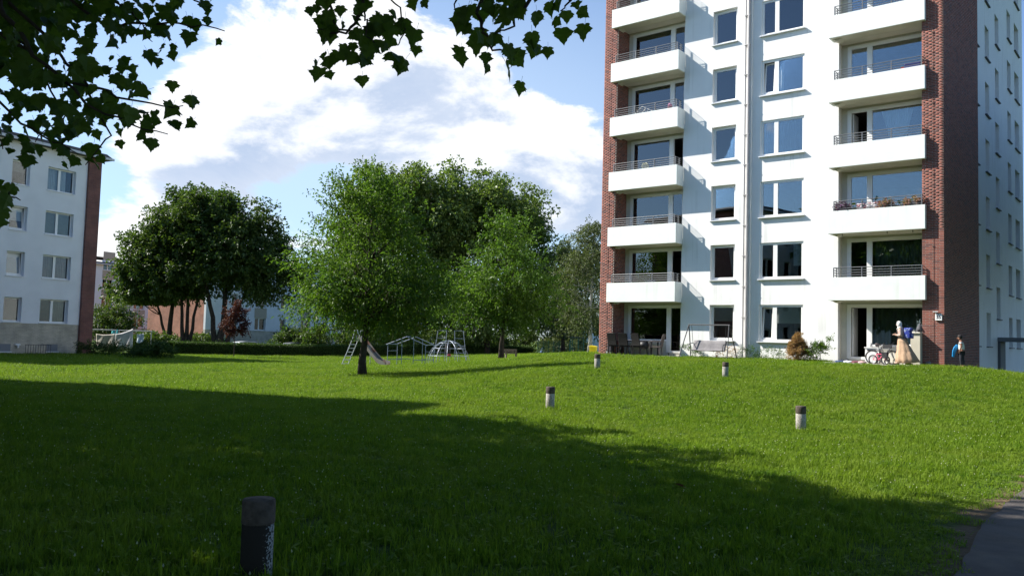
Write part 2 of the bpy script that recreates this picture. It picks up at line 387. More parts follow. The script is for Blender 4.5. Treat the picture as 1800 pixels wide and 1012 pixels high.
# ------------------------------------------------------------------ grass (blade tiles set out over the lawn by geometry nodes)
def blade_tile(nb, half, kind):
    V = []; F = []; C = []
    def tri(p, q, r, c): 
        o = len(V); V.extend([p, q, r]); F.append((o, o + 1, o + 2)); C.extend(c)
    for _ in range(nb):
        x, y = R.uniform(-half, half, 2); h = R.gamma(7, .0075) + .016; a = R.uniform(0, 6.283); w = R.uniform(.0022, .0048); ln = R.uniform(.1, .85) * h
        if kind == 3 and R.random() < .10: h *= 1.9; w *= .8
        d = np.array([math.cos(a), math.sin(a), 0]); s = np.array([-d[1], d[0], 0]) * w; b = np.array([x, y, -.01])
        mid = b + np.array([0, 0, h * .62]) + d * ln * .35; tip = b + np.array([0, 0, h * .95]) + d * ln
        c = float(np.clip(R.normal(.42, .25), 0, 1))
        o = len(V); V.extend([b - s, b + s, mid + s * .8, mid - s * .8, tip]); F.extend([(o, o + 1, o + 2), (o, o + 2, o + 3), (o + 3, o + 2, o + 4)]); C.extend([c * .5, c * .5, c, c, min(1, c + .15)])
    nleaf = (5, 16, 8, 4)[kind]
    for _ in range(nleaf):                                       # broad leaves of clover, plantain and dandelion
        x, y = R.uniform(-half, half, 2); a = R.uniform(0, 6.283); l = R.uniform(.03, .085); w = l * R.uniform(.22, .42); z = R.uniform(.015, .05)
        d = np.array([math.cos(a), math.sin(a), R.uniform(-.1, .6)]); s = np.array([-math.sin(a), math.cos(a), 0]) * w; b = np.array([x, y, z]); c = float(R.uniform(.25, .75))
        o = len(V); V.extend([b, b + d * l * .5 - s, b + d * l * .5 + s, b + d * l]); F.extend([(o, o + 1, o + 2), (o + 2, o + 1, o + 3)]); C.extend([c] * 4)
    for _ in range((1, 4, 0, 1)[kind]):                          # white clover heads
        if R.random() < .5: continue
        x, y = R.uniform(-half, half, 2); z = R.uniform(.045, .075); r = R.uniform(.005, .009); o = len(V)
        V.extend([np.array([x + r, y, z]), np.array([x - r * .5, y + r * .87, z]), np.array([x - r * .5, y - r * .87, z]), np.array([x, y, z + r * 1.3]), np.array([x, y, z - r])]); F.extend([(o, o + 1, o + 3), (o + 1, o + 2, o + 3), (o + 2, o, o + 3), (o, o + 4, o + 1), (o + 1, o + 4, o + 2), (o + 2, o + 4, o)]); C.extend([2.] * 5)
    return np.array(V), np.array(F), np.array(C)

def make_grass():
    HALF = .19; tiles = [blade_tile(210, HALF, k) for k in range(4)]
    V = []; F = []; C = []; T = []; off = 0
    for k, (v, f, c) in enumerate(tiles): V.append(v); F.append(f + off); C.append(c); T.append(np.full(len(v), k)); off += len(v)
    pts = []
    for (d0, d1, sp, sc) in ((1.2, 11, .25, 1.0), (11, 20, .29, 1.12), (20, 34, .36, 1.35), (34, 52, .46, 1.65), (52, 96, .70, 2.3)):
        xs = np.arange(-70, 40, sp); ys = np.arange(d0 * .72, d1 + 1, sp); X, Y = np.meshgrid(xs, ys); X = X.ravel(); Y = Y.ravel()
        dist = np.hypot(X, Y); k = (dist >= d0) & (dist < d1) & (np.abs(X + .0) < Y * .66 + 1.6); X, Y = X[k], Y[k]
        X = X + R.uniform(-.5, .5, len(X)) * sp; Y = Y + R.uniform(-.5, .5, len(X)) * sp
        pts.append(np.column_stack([X, Y, np.full(len(X), sc)]))
    P = np.concatenate(pts); X, Y = P[:, 0], P[:, 1]
    pdist = path_dist(X, Y); keep = pdist > (.10 + R.exponential(.16, len(X)))
    ca, sa = math.cos(MA), math.sin(MA); du, dv = (X - MOX) * ca + (Y - MOY) * sa, -(X - MOX) * sa + (Y - MOY) * ca
    keep &= ~((du > -.15) & (du < 16.05) & (dv > -.25)); 
    keep &= ~((du > .5) & (du < 5.0) & (dv > -1.55)); keep &= ~((du > 11.8) & (du < 15.4) & (dv > -2.0))
    cl, sl = math.cos(LA), math.sin(LA); lu, lv = (X - LOX) * cl + (Y - LOY) * sl, -(X - LOX) * sl + (Y - LOY) * cl
    keep &= ~((lu < 1.1) & (lv > -.25))
    hd = np.array([28.2, 29.0]); hd = hd / np.linalg.norm(hd); hn = (X + 24.5) * -hd[1] + (Y - 61) * hd[0]
    keep &= hn < .2
    P = P[keep]; X, Y = P[:, 0], P[:, 1]; z = ground(X, Y); e = .3
    sx = (ground(X + e, Y) - ground(X - e, Y)) / (2 * e); sy = (ground(X, Y + e) - ground(X, Y - e)) / (2 * e)
    rz = R.uniform(0, 6.283, len(X))
    rot = np.column_stack([np.arctan(sy), -np.arctan(sx), np.zeros(len(X))])
    lush = .86 + .38 * np.clip(.5 + .5 * np.sin(X * .9 + 1.3 * np.sin(Y * .53)) * np.cos(Y * .71 + X * .22), 0, 1)
    bare = np.clip((path_dist(X, Y) - .1) / .9, .45, 1)
    sc = P[:, 2]
    nt_, n0 = off, len(X)
    Vall = np.concatenate(V + [np.column_stack([X, Y, z])]); Fall = np.concatenate(F)
    me = mesh_np('lawn_grass', Vall, Fall, np.concatenate(C + [np.zeros(n0)]))
    def attr(n, typ, arr, key='value'):
        a = me.attributes.new(n, typ, 'POINT'); a.data.foreach_set(key, np.ascontiguousarray(arr).ravel())
    attr('tile', 'INT', np.concatenate(T + [np.full(n0, -1)]).astype(np.int32))
    attr('pick', 'INT', np.concatenate([np.zeros(off), R.choice(4, n0, p=[.42, .2, .26, .12])]).astype(np.int32))
    attr('rot', 'FLOAT_VECTOR', np.concatenate([np.zeros((off, 3)), rot]).astype(np.float32), 'vector')
    attr('spin', 'FLOAT', np.concatenate([np.zeros(off), rz]).astype(np.float32))
    scl = np.column_stack([sc, sc, sc ** .32 * lush * bare * R.uniform(.8, 1.25, n0)])
    attr('scl', 'FLOAT_VECTOR', np.concatenate([np.ones((off, 3)), scl]).astype(np.float32), 'vector')
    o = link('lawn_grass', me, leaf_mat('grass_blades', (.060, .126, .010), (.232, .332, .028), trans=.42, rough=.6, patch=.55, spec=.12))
    g = bpy.data.node_groups.new('lawn_tiles', 'GeometryNodeTree')
    g.interface.new_socket('Geometry', in_out='INPUT', socket_type='NodeSocketGeometry'); g.interface.new_socket('Geometry', in_out='OUTPUT', socket_type='NodeSocketGeometry')
    N = g.nodes.new; L = g.links.new
    gi = N('NodeGroupInput'); gout = N('NodeGroupOutput')
    def named(n, typ):
        q = N('GeometryNodeInputNamedAttribute'); q.data_type = typ; q.inputs[0].default_value = n; return q.outputs[0]
    def eq(k):
        c = N('FunctionNodeCompare'); c.data_type = 'INT'; c.operation = 'EQUAL'
        ia = [s for s in c.inputs if s.type == 'INT']; L(named('tile', 'INT'), ia[0]); ia[1].default_value = k; return c.outputs[0]
    def sep(k):
        s = N('GeometryNodeSeparateGeometry'); s.domain = 'POINT'; L(gi.outputs[0], s.inputs[0]); L(eq(k), s.inputs[1]); return s.outputs[0]
    join = N('GeometryNodeJoinGeometry')
    for k in (3, 2, 1, 0):
        gt = N('GeometryNodeGeometryToInstance'); L(sep(k), gt.inputs[0]); L(gt.outputs[0], join.inputs[0])
    iop = N('GeometryNodeInstanceOnPoints'); L(sep(-1), iop.inputs['Points']); L(join.outputs[0], iop.inputs['Instance'])
    iop.inputs['Pick Instance'].default_value = True; L(named('pick', 'INT'), iop.inputs['Instance Index'])
    L(named('scl', 'FLOAT_VECTOR'), iop.inputs['Scale'])
    e2r = N('FunctionNodeEulerToRotation'); L(named('rot', 'FLOAT_VECTOR'), e2r.inputs[0])
    cb = N('ShaderNodeCombineXYZ'); L(named('spin', 'FLOAT'), cb.inputs[2]); e2s = N('FunctionNodeEulerToRotation'); L(cb.outputs[0], e2s.inputs[0])
    rr = N('FunctionNodeRotateRotation'); rr.rotation_space = 'LOCAL'; L(e2r.outputs[0], rr.inputs[0]); L(e2s.outputs[0], rr.inputs[1]); L(rr.outputs[0], iop.inputs['Rotation'])
    L(iop.outputs[0], gout.inputs[0])
    md = o.modifiers.new('lawn', 'NODES'); md.node_group = g
    tag(o, 'unmown green lawn grass with clover covering the meadow', 'grass', kind='stuff')
    return n0
NGRASS = make_grass()

# ------------------------------------------------------------------ shared materials
M_WHITE = mat('white_render', (.83, .825, .81), .85, .2, vary=.02, vscale=1.4, bump=.35, bscale=120)
def streaks(m, amount):
    nt = m.node_tree; b_ = nt.nodes['Principled BSDF']; src = b_.inputs['Base Color'].links[0].from_socket
    tc = nt.nodes.new('ShaderNodeTexCoord'); mp = nt.nodes.new('ShaderNodeMapping'); mp.inputs['Scale'].default_value = (5.5, 5.5, .22); nt.links.new(tc.outputs['Object'], mp.inputs[0])
    n = nt.nodes.new('ShaderNodeTexNoise'); n.inputs['Scale'].default_value = 1; n.inputs['Detail'].default_value = 6; nt.links.new(mp.outputs[0], n.inputs['Vector'])
    n2 = nt.nodes.new('ShaderNodeTexNoise'); n2.inputs['Scale'].default_value = .55; n2.inputs['Detail'].default_value = 4; nt.links.new(tc.outputs['Object'], n2.inputs['Vector'])
    f = S(nt, n.outputs['Fac']).smooth(.50, .72) * S(nt, n2.outputs['Fac']).smooth(.42, .62) * amount
    nt.links.new(mixc(nt, f, src, (.50, .49, .45)), b_.inputs['Base Color'])
streaks(M_WHITE, .38)
M_PARAPET = mat('balcony_paint', (.79, .82, .79), .7, .3, vary=.03, vscale=2.2, bump=.06, bscale=60)
streaks(M_PARAPET, .25)
M_SOFFIT = mat('soffit_paint', (.62, .59, .50), .8, .2, vary=.05, vscale=2)
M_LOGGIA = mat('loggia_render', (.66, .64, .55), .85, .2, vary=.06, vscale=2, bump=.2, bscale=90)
M_FRAME = mat('window_frame_pvc', (.80, .80, .78), .35, .5)
M_SILL = mat('sill_metal', (.72, .73, .74), .4, .5)
M_GLASS = glass_mat('window_glass', 2.15)
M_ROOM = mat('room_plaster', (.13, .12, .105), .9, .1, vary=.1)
M_CURTAIN = mat('curtain_cloth', (.84, .84, .82), .9, .1, vary=.05)
M_CURTDARK = mat('curtain_green', (.24, .25, .20), .9, .1, vary=.1)
M_CURTROSE = mat('curtain_rose', (.45, .30, .32), .9, .1, vary=.1)
M_RAIL = mat('rail_steel', (.15, .155, .165), .45, .5, metal=.2)
M_PIPE = mat('pipe_zinc', (.42, .40, .40), .5, .5, vary=.08)
M_MORTAR = mat('mortar', (.37, .32, .28), .9, .1, vary=.12, vscale=6)
M_BLACK = mat('black_plastic', (.022, .022, .025), .5, .4)
M_STEEL = mat('dark_steel', (.05, .05, .055), .4, .5, metal=.4)
def brick_piece_mat(name, a, b, c):
    m = bpy.data.materials.new(name); m.use_nodes = True; nt = m.node_tree; bs = nt.nodes['Principled BSDF']; bs.inputs['Roughness'].default_value = .72; bs.inputs['Specular IOR Level'].default_value = .25
    at = nt.nodes.new('ShaderNodeAttribute'); at.attribute_name = 'var'; f = S(nt, at.outputs['Fac'])
    oi = nt.nodes.new('ShaderNodeObjectInfo'); g = (f + S(nt, oi.outputs['Random']))._m('FRACT')
    col = mixc(nt, g.smooth(.1, .8), a, b); col = mixc(nt, g.smooth(.86, .9), col, c)
    ge = nt.nodes.new('ShaderNodeNewGeometry'); n = nt.nodes.new('ShaderNodeTexNoise'); n.inputs['Scale'].default_value = 60; n.inputs['Detail'].default_value = 4; nt.links.new(ge.outputs['Position'], n.inputs['Vector'])
    sc = S(nt, n.outputs['Fac']).smooth(.3, .7, .8, 1.15); cb = nt.nodes.new('ShaderNodeCombineXYZ')
    for i in range(3): nt.links.new(sc.k, cb.inputs[i])
    nt.links.new(mixc(nt, 1.0, col, cb.outputs[0], 'MULTIPLY'), bs.inputs['Base Color'])
    return m
M_BRICK = brick_piece_mat('clinker_brick', (.29, .090, .062), (.21, .068, .050), (.14, .052, .045))

# ------------------------------------------------------------------ window builder (u, z opening on a wall that faces -v)
def window_mesh(u0, u1, z0, z1, v, mull=(), fw=.075, dep=.07, msize=.10):
    b = MB()
    b.box(u0, u1, v, v + dep, z0, z0 + fw); b.box(u0, u1, v, v + dep, z1 - fw, z1)
    b.box(u0, u0 + fw, v, v + dep, z0 + fw, z1 - fw); b.box(u1 - fw, u1, v, v + dep, z0 + fw, z1 - fw)
    for mu in mull: b.box(mu - msize / 2, mu + msize / 2, v + .002, v + dep, z0 + fw, z1 - fw)
    return b
def panes(u0, u1, z0, z1, v, mull=(), fw=.075, dep=.07, msize=.10):
    e = [u0 + fw] + [q for mu in mull for q in (mu - msize / 2, mu + msize / 2)] + [u1 - fw]
    return [(e[i], e[i + 1], z0 + fw, z1 - fw) for i in range(0, len(e), 2)]
def curtain(u0, u1, z0, z1, v, amp=.025, per=.11, gather=None):
    n = max(8, int((u1 - u0) / .025)); V = []; F = []
    for i in range(n + 1):
        t = i / n; u = u0 + (u1 - u0) * t; w = amp * math.sin(u / per * 6.283) + .4 * amp * math.sin(u / per * 2.1 + 1)
        V.append((u, v + w, z1)); ub = u if gather is None else u + (gather - u) * .55
        V.append((ub, v + w * 1.4, z0))
    F = [(2 * i, 2 * i + 1, 2 * i + 3, 2 * i + 2) for i in range(n)]
    return MB().add(V, F)
def place_window(parent, u0, u1, z0, z1, v, mull=(), sill=True, sill_v=-.09, curt=None, name='window', tilt=None, fw=.075, msize=.10, sill_over=.04):
    w = window_mesh(u0, u1, z0, z1, v, mull, fw, .07, msize).build(name, M_FRAME, parent)
    for i, (a, b, c, d) in enumerate(panes(u0, u1, z0, z1, v, mull, fw, .07, msize)):
        p = MB()
        if tilt == i:                                            # sash tipped inwards at the top, with its own frame
            q = MB(); dz = d - c; th = .13
            f = lambda V: (V[0], V[1] + (V[2] - c) / dz * th, V[2])
            for bx in ((a + .01, a + .07, v + .03, v + .07, c + .01, d - .01), (b - .07, b - .01, v + .03, v + .07, c + .01, d - .01), (a + .07, b - .07, v + .03, v + .07, c + .01, c + .07), (a + .07, b - .07, v + .03, v + .07, d - .07, d - .01)):
                t = MB().box(*bx); q.add([f(k) for k in t.V], t.F)
            q.build('sash', M_FRAME, w)
            t = MB().box(a + .07, b - .07, v + .045, v + .055, c + .07, d - .07); p.add([f(k) for k in t.V], t.F)
        else: p.box(a - .004, b + .004, v + .03, v + .042, c - .004, d + .004)
        p.build('pane', M_GLASS, w)
    if sill: MB().box(u0 - sill_over, u1 + sill_over, sill_v, v + .02, z0 - .045, z0 - .004).build('sill', M_SILL, w)
    for c in (curt or ()):
        kind, a, b = c[0], c[1], c[2]
        ua, ub = u0 + (u1 - u0) * a, u0 + (u1 - u0) * b
        mt = {'w': M_CURTAIN, 'd': M_CURTDARK, 'r': M_CURTROSE}[kind[0]]
        zt = z1 - .03; zb = z0 + .05
        if 'b' in kind: zb = z0 + (z1 - z0) * c[3]              # blind pulled part of the way
        g = None
        if 'l' in kind: g = ua
        if 'g' in kind: g = ub
        if 'b' in kind: MB().box(ua + .08, ub - .08, v + .16, v + .17, zb, zt).build('blind', mt, w)
        else: curtain(ua + .05, ub - .05, zb, zt, v + .20, gather=g).build('curtain', mt, w, smooth=True)
    return w

# ------------------------------------------------------------------ the tall house
main = empty('apartment_tower', (MOX, MOY, MZ), MA, 'tall white apartment house with brick corner pillars and stacked balconies, number 35', 'building')
NS = 8; TOP = NS * STO + .3
def wall_cols(b, u0, u1, v0, v1, zb, openings):
    """solid wall between u0,u1 with openings [(a,b,z0,z1)] all in one column"""
    a, c = openings[0][0], openings[0][1]
    b.box(u0, a, v0, v1, zb, TOP); b.box(c, u1, v0, v1, zb, TOP)
    z = zb
    for o in openings: b.box(a, c, v0, v1, z, o[2]); z = o[3]
    b.box(a, c, v0, v1, z, TOP)
ZB = -.6
W0, W1, D0, D1 = 6.06, 7.25, 8.365, 10.33; SZ, HZ = .90, 2.51
b = MB(); wall_cols(b, 4.60, 7.96, -.06, .30, ZB, [(W0, W1, SZ + k * STO, HZ + k * STO) for k in range(NS)]); b.build('wall', M_WHITE, main)
b = MB(); wall_cols(b, 7.96, 11.80, .07, .30, ZB, [(D0, D1, SZ + k * STO, HZ + k * STO) for k in range(NS)]); b.build('wall', M_WHITE, main)
# side face with its narrow deep windows
SU = 15.815
side_cols = [('a', 6.27, 7.0, 0.), ('a', 8.72, 9.72, 0.), ('b', 11.30, 12.35, .5), ('a', 14.80, 15.90, 0.), ('a', 17.12, 18.6, 0.)]
edges = [6.262] + [(side_cols[i][2] + side_cols[i + 1][1]) / 2 for i in range(4)] + [19.9]
b = MB()
for i, (t, va, vb, half) in enumerate(side_cols):
    e0, e1 = edges[i], edges[i + 1]; ops = [(.97 + (k + half) * STO, 2.54 + (k + half) * STO) for k in range(NS)]
    b.box(SU - .32, SU, e0, va, -2.2, TOP); b.box(SU - .32, SU, vb, e1, -2.2, TOP); z = -2.2
    for o in ops: b.box(SU - .32, SU, va, vb, z, o[0]); z = o[1]
    b.box(SU - .32, SU, va, vb, z, TOP)
b.build('wall', M_WHITE, main)
b = MB(); b.box(.3, SU - .33, 19.5, 19.9, -2.2, TOP); b.box(.37, .6, .65, 19.9, -2.2, TOP); b.build('wall', M_WHITE, main)
MB().box(-.05, 15.9, -.1, 19.95, TOP + .003, TOP + .35).build('roof', mat('roof_felt', (.10, .10, .10), .9), main)
# side windows: one prototype frame, copied up the wall
M_SIDEFR = mat('side_window_frame', (.45, .47, .50), .4, .4)
def side_window(va, vb, z0, z1):
    q = window_mesh(va, vb, z0, z1, 0, (), .06, .06).mesh('window')
    V = np.array([v.co for v in q.vertices]); V = np.stack([SU - .22 - V[:, 1], V[:, 0], V[:, 2]], -1); q.vertices.foreach_set('co', V.ravel().astype(np.float32)); q.flip_normals(); q.update()
    w = link('window', q, M_SIDEFR, main)
    MB().box(SU - .26, SU - .245, va + .055, vb - .055, z0 + .055, z1 - .055).build('pane', M_GLASS, w)
    MB().box(SU - .2, SU + .09, va - .05, vb + .05, z0 - .05, z0 - .008).build('sill', mat('side_sill_slate', (.06, .065, .075), .6), w)
    return w
for t, va, vb, half in side_cols:
    w = side_window(va, vb, .97 + half * STO, 2.54 + half * STO)
    for k in range(1, NS): copy_tree(w, main, (0, 0, k * STO))
# front windows
wc = {0: [('wb', 0, 1, .55)], 1: [('wg', .55, 1)], 2: None, 3: [('w', .6, 1)], 4: [('wl', 0, .5), ('wg', .5, 1)], 5: [('wb', 0, 1, .75)]}
dc = {0: [('wb', .35, 1, .5)], 1: [('wb', .7, 1, .35)], 2: None, 3: [('d', 0, 1)], 4: [('w', .35, .5)], 5: [('w', 0, .3), ('wg', .82, 1)]}
for k in range(NS):
    z = k * STO
    place_window(main, W0 + .0, W1 - .0, SZ + z, HZ + z, .10, (), curt=wc.get(k), sill_v=-.16, fw=.12, sill_over=.05)
    place_window(main, D0, D1, SZ + z, HZ + z, .13, (9.06,), curt=dc.get(k), sill_v=-.06, tilt=0 if k in (0, 4) else None, fw=.10, msize=.19, sill_over=.05)
# rooms behind the glass
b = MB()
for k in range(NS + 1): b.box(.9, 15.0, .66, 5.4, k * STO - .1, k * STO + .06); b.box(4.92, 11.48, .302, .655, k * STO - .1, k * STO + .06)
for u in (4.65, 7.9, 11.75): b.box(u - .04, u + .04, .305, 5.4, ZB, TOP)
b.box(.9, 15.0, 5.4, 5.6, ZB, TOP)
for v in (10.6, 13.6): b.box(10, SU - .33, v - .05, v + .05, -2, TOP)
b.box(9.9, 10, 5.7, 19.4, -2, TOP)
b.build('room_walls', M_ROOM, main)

# loggias
def loggia(ul, ur, win, door, flip):
    b = MB(); v0, v1 = .50, .64
    fu0 = min(win[0], door[0]) - .17; fu1 = max(win[1], door[1]) + .14
    zt = 2.55
    b.box(ul, fu0, v0, v1, ZB, TOP); b.box(fu1, ur, v0, v1, ZB, TOP)
    for k in range(NS):
        z = k * STO; b.box(fu0, fu1, v0, v1, zt + z, STO + z + .25)
        b.box(min(win[0] - .09, fu1), win[1] + .09, v0, v1, z - .1 if k else ZB, .82 + z)
        b.box(door[0] - .09, door[1] + .09, v0, v1, z - .1 if k else ZB, .25 + z)
    b.build('loggia_wall', M_LOGGIA, main)
LW, LD, RW, RD = (1.56, 3.56), (3.80, 4.30), (13.05, 15.0), (12.20, 12.84)
def loggia_windows(win, door, ul, ur, right):
    for k in range(NS):
        z = k * STO; a, c = win; d0, d1 = door
        fr = MB(); V0, V1 = .46, .56
        lo, hi = min(a, d0) - .16, max(c, d1) + .13
        mid0, mid1 = (c, d0) if not right else (d1, a)
        fr.box(lo, hi, V0, V1, 2.39 + z, 2.54 + z)
        fr.box(lo, lo + .15 if not right else d0, V0, V1, .25 + z, 2.39 + z); fr.box(c if right else d1, hi, V0, V1, .25 + z, 2.39 + z)
        fr.box(mid0, mid1, V0, V1, .25 + z, 2.39 + z)
        fr.box(a, c, V0, V1, .80 + z, .88 + z); fr.box(d0, d1, V0, V1, .25 + z, .36 + z)
        if not right: fr.box(lo + .15, a, V0, V1, .80 + z, 2.39 + z)
        w = fr.build('loggia_window', M_FRAME, main)
        MB().box(a - .01, c + .01, .50, .512, .875 + z, 2.395 + z).build('pane', M_GLASS, w)
        dk = {0: True, 3: True}.get(k, False) if right else (k in (1, 3, 6))
        if not dk: MB().box(d0 - .01, d1 + .01, .50, .512, .35 + z, 2.395 + z).build('pane', M_GLASS, w)
        else:                                                    # door leaf swung open into the room
            q = MB(); L_ = d1 - d0
            q.box(d0 + .01, d0 + .06, .6, .6 + L_, .37 + z, 2.38 + z) if right else q.box(d1 - .06, d1 - .01, .6, .6 + L_, .37 + z, 2.38 + z)
            q.build('door_leaf', M_FRAME, w)
        if right and k == 3: curtain(a + .3, c - .4, .95 + z, 2.36 + z, .72, gather=(a + c) / 2).build('curtain', M_CURTAIN, w, smooth=True)
        if right and k in (0, 1): curtain(a + .05, c - .05, .9 + z, 2.37 + z, .74, .035, .16).build('curtain', M_CURTDARK, w, smooth=True)
        if not right and k in (0,): curtain(a + .3, c - .2, .95 + z, 2.37 + z, .76, .03, .14).build('curtain', M_CURTDARK, w, smooth=True)
        if not right and k in (4, 5): curtain(a + .02, a + .35, .9 + z, 2.37 + z, .74).build('curtain', M_CURTAIN, w, smooth=True)
loggia(1.155, 4.60, LW, LD, False); loggia(11.80, 15.19, RW, RD, True)
loggia_windows(LW, LD, .83, 4.6, False); loggia_windows(RW, RD, 11.8, 15.08, True)
b = MB(); b.box(4.602, 4.9, .302, .64, ZB, TOP); b.box(11.5, 11.798, .302, .64, ZB, TOP); b.build('loggia_cheek', M_LOGGIA, main)

# balconies
def balcony(u0, u1, il, ir, k):
    z = k * STO; vf = -.754
    b = MB(); b.box(il + .003, ir - .003, -.085, .495, z - .113, z + .06)
    b.box(u0 + .06, u1 - .06, vf + .06, -.09, z - .108, z + .055)
    bal = b.build('balcony', M_SOFFIT, main)
    p = MB(); p.box(u0, u1, vf, vf + .07, z - .113, z + .825); p.box(u0, u0 + .07, vf + .07, -.085, z - .113, z + .822); p.box(u1 - .07, u1, vf + .07, -.085, z - .113, z + .822)
    bevel(p.build('parapet', M_PARAPET, bal), .008)
    r = MB(); zt = z + .825; a, c = u0 + .22, u1 - .14; vv = vf + .11
    for j, h in enumerate((.10, .20, .30, .41)):
        rr = .013 if j < 3 else .017
        r.path([(a, -.1, zt + h), (a, vv, zt + h), (c, vv, zt + h), (c, -.1, zt + h)], rr, 6)
    n = 3
    for i in range(n + 1):
        u = a + (c - a) * i / n; r.box(u - .018, u + .018, vv - .02, vv + .02, zt - .25, zt + .41)
    for u in (a, c): r.box(u - .018, u + .018, -.3, -.26, zt - .1, zt + .41)
    r.build('railing', M_RAIL, bal)
    # drip bracket under the slab end
    MB().prism([(u0 + .09, z - .115), (u0 + .5, z - .115), (u0 + .26, z - .2)], -.5, -.1).build('bracket', M_SOFFIT, bal)
    return bal
for k in range(1, NS):
    balcony(.874, 4.638, 1.155, 4.598, k); balcony(11.631, 15.354, 11.805, 15.195, k)

# drain pipes on the joint
b = MB(); b.path([(7.86, -.15, .0), (7.86, -.15, TOP)], .055, 10); b.path([(7.70, -.13, .02), (7.70, -.13, TOP)], .035, 8)
for k in range(0, 16): b.box(7.66, 7.92, -.20, -.08, .55 + k * 1.375, .58 + k * 1.375)
b.build('drain_pipe', M_PIPE, main, smooth=False)
q = MB().lathe([(.085, -.03), (.09, 0), (.085, .03)], n=16); V = [(v[0], v[2], v[1]) for v in q.V]; MB().add([(7.64 + v[0], -.16 + v[1], .68 + v[2]) for v in V], q.F).build('hose_ring', mat('grey_pvc', (.5, .5, .5), .5), main)

# brick pillars: mortar core with real bricks laid in running bond
BH, BL, BD, J = .0667, .25, .0025, .013
brick_me = {}
def brick_mesh(w):
    w = round(w, 3)
    if w not in brick_me:
        q = MB().box(0, w, -BD, .004, 0, BH - J).mesh('brick'); q.materials.append(M_BRICK); brick_me[w] = q
        a = q.attributes.new('var', 'FLOAT', 'POINT'); a.data.foreach_set('value', np.full(8, .3, np.float32))
    return brick_me[w]
def brick_face(width, z0, z1):
    out = []; n = int((z1 - z0) / BH)
    for r in range(n):
        z = z0 + r * BH; x = 0.; off = (BL / 2) * (r % 2)
        xs = [0.] + list(np.arange(BL - off if off else BL, width - .03, BL)) + [width]
        for a, c in zip(xs[:-1], xs[1:]):
            if c - a > .04: out.append((a + J / 2, c - J / 2, z))
    return out
def pillar(name, u0, u1, vf, vdepth, flank_u, flank_dir, flank_len, singles):
    core = MB().box(u0 + BD, u1 - BD, vf + BD, vdepth, -1.2, TOP).build(name, M_MORTAR, main)
    fr = brick_face(u1 - u0, -.25, TOP - .05); single = fr[:singles]; rest = fr[singles:]
    for a, c, z in single:
        o = link('brick', brick_mesh(c - a), None, core, (u0 + a, vf + BD, z))
    V = []; F = []; C = []
    def addb(P, w, d1, d2):                                      # brick at P along d1, outward d2
        P = np.array(P, float); d1 = np.array(d1, float); d2 = np.array(d2, float); up = np.array([0, 0, BH - J]); o = len(V)
        jit = R.uniform(-.0015, .0015)
        for s in (0, 1):
            for t in (0, 1):
                for q in (0, 1): V.append(P + d1 * w * s + d2 * (BD + jit) * t - d2 * .003 * (1 - t) + up * q)
        F.extend([(o + 2, o + 3, o + 7, o + 6), (o, o + 1, o + 3, o + 2), (o + 4, o + 6, o + 7, o + 5), (o + 1, o + 5, o + 7, o + 3), (o, o + 2, o + 6, o + 4)]); C.extend([R.random()] * 8)
    for a, c, z in rest: addb((u0 + a, vf + BD, z), c - a, (1, 0, 0), (0, -1, 0))
    fu = flank_u - flank_dir * BD
    for a, c, z in brick_face(flank_len, -.25, TOP - .05): addb((fu, vf + .006 + a, z), c - a, (0, 1, 0), (flank_dir, 0, 0))
    tag(link('brickwork', mesh_np('brickwork', V, F, C), M_BRICK, core), kind='stuff')
    return core
pillar('brick_pillar', .36, 1.15, -.545, .64, 1.15, 1, 1.04, 0)
pillar('brick_pillar', 15.195, 15.975, -.545, 6.10, 15.975, 1, 6.63, 300)
# lightning conductors with clips
for u in (.78, 15.59):
    b = MB(); b.path([(u, -.565, .0), (u, -.565, TOP)], .006, 6)
    for k in range(15): b.box(u - .03, u + .03, -.575, -.542, .5 + k * 1.4, .53 + k * 1.4)
    b.build('lightning_conductor', mat('rusty_wire', (.16, .09, .07), .8), main)
# house number
sg = bevel(MB().box(15.665, 15.905, -.61, -.552, 1.85, 2.097).build('number_sign', mat('sign_white', (.85, .85, .84), .4), main), .008)
tx = bpy.data.curves.new('number', 'FONT'); tx.body = '35'; tx.size = .17; tx.align_x = 'CENTER'; tx.align_y = 'CENTER'; tx.extrude = .002; tx.offset = .004
to = bpy.data.objects.new('number_tmp', tx); COL.objects.link(to); dg = bpy.context.evaluated_depsgraph_get(); nm = bpy.data.meshes.new_from_object(to.evaluated_get(dg)); bpy.data.objects.remove(to)
no = link('number', nm, mat('sign_black', (.02, .02, .03), .5), sg, (15.785, -.614, 1.973)); no.rotation_euler = (rad(90), 0, 0)
b = MB(); b.box(15.60, 15.78, -.69, -.57, 2.17, 2.195); b.box(15.67, 15.71, -.58, -.545, 2.10, 2.17); b.build('sign_lamp', M_SILL, main)
# side entrance under its flat canopy
b = MB(); b.box(SU + .003, 21.5, 11.45, 13.0, 1.24, 1.44); b.build('canopy', mat('canopy_fascia', (.14, .16, .18), .5, .4), main)
b = MB(); b.box(SU + .003, SU + .12, 11.5, 12.9, -2.2, 1.235); b.build('porch_wall', mat('porch_slate', (.10, .11, .12), .7), main)
b = MB(); b.box(SU + .6, SU + 4.5, 14.8, 15.0, -2.2, -.25); b.build('ramp_wall', mat('ramp_concrete', (.5, .51, .52), .85, vary=.1), main)
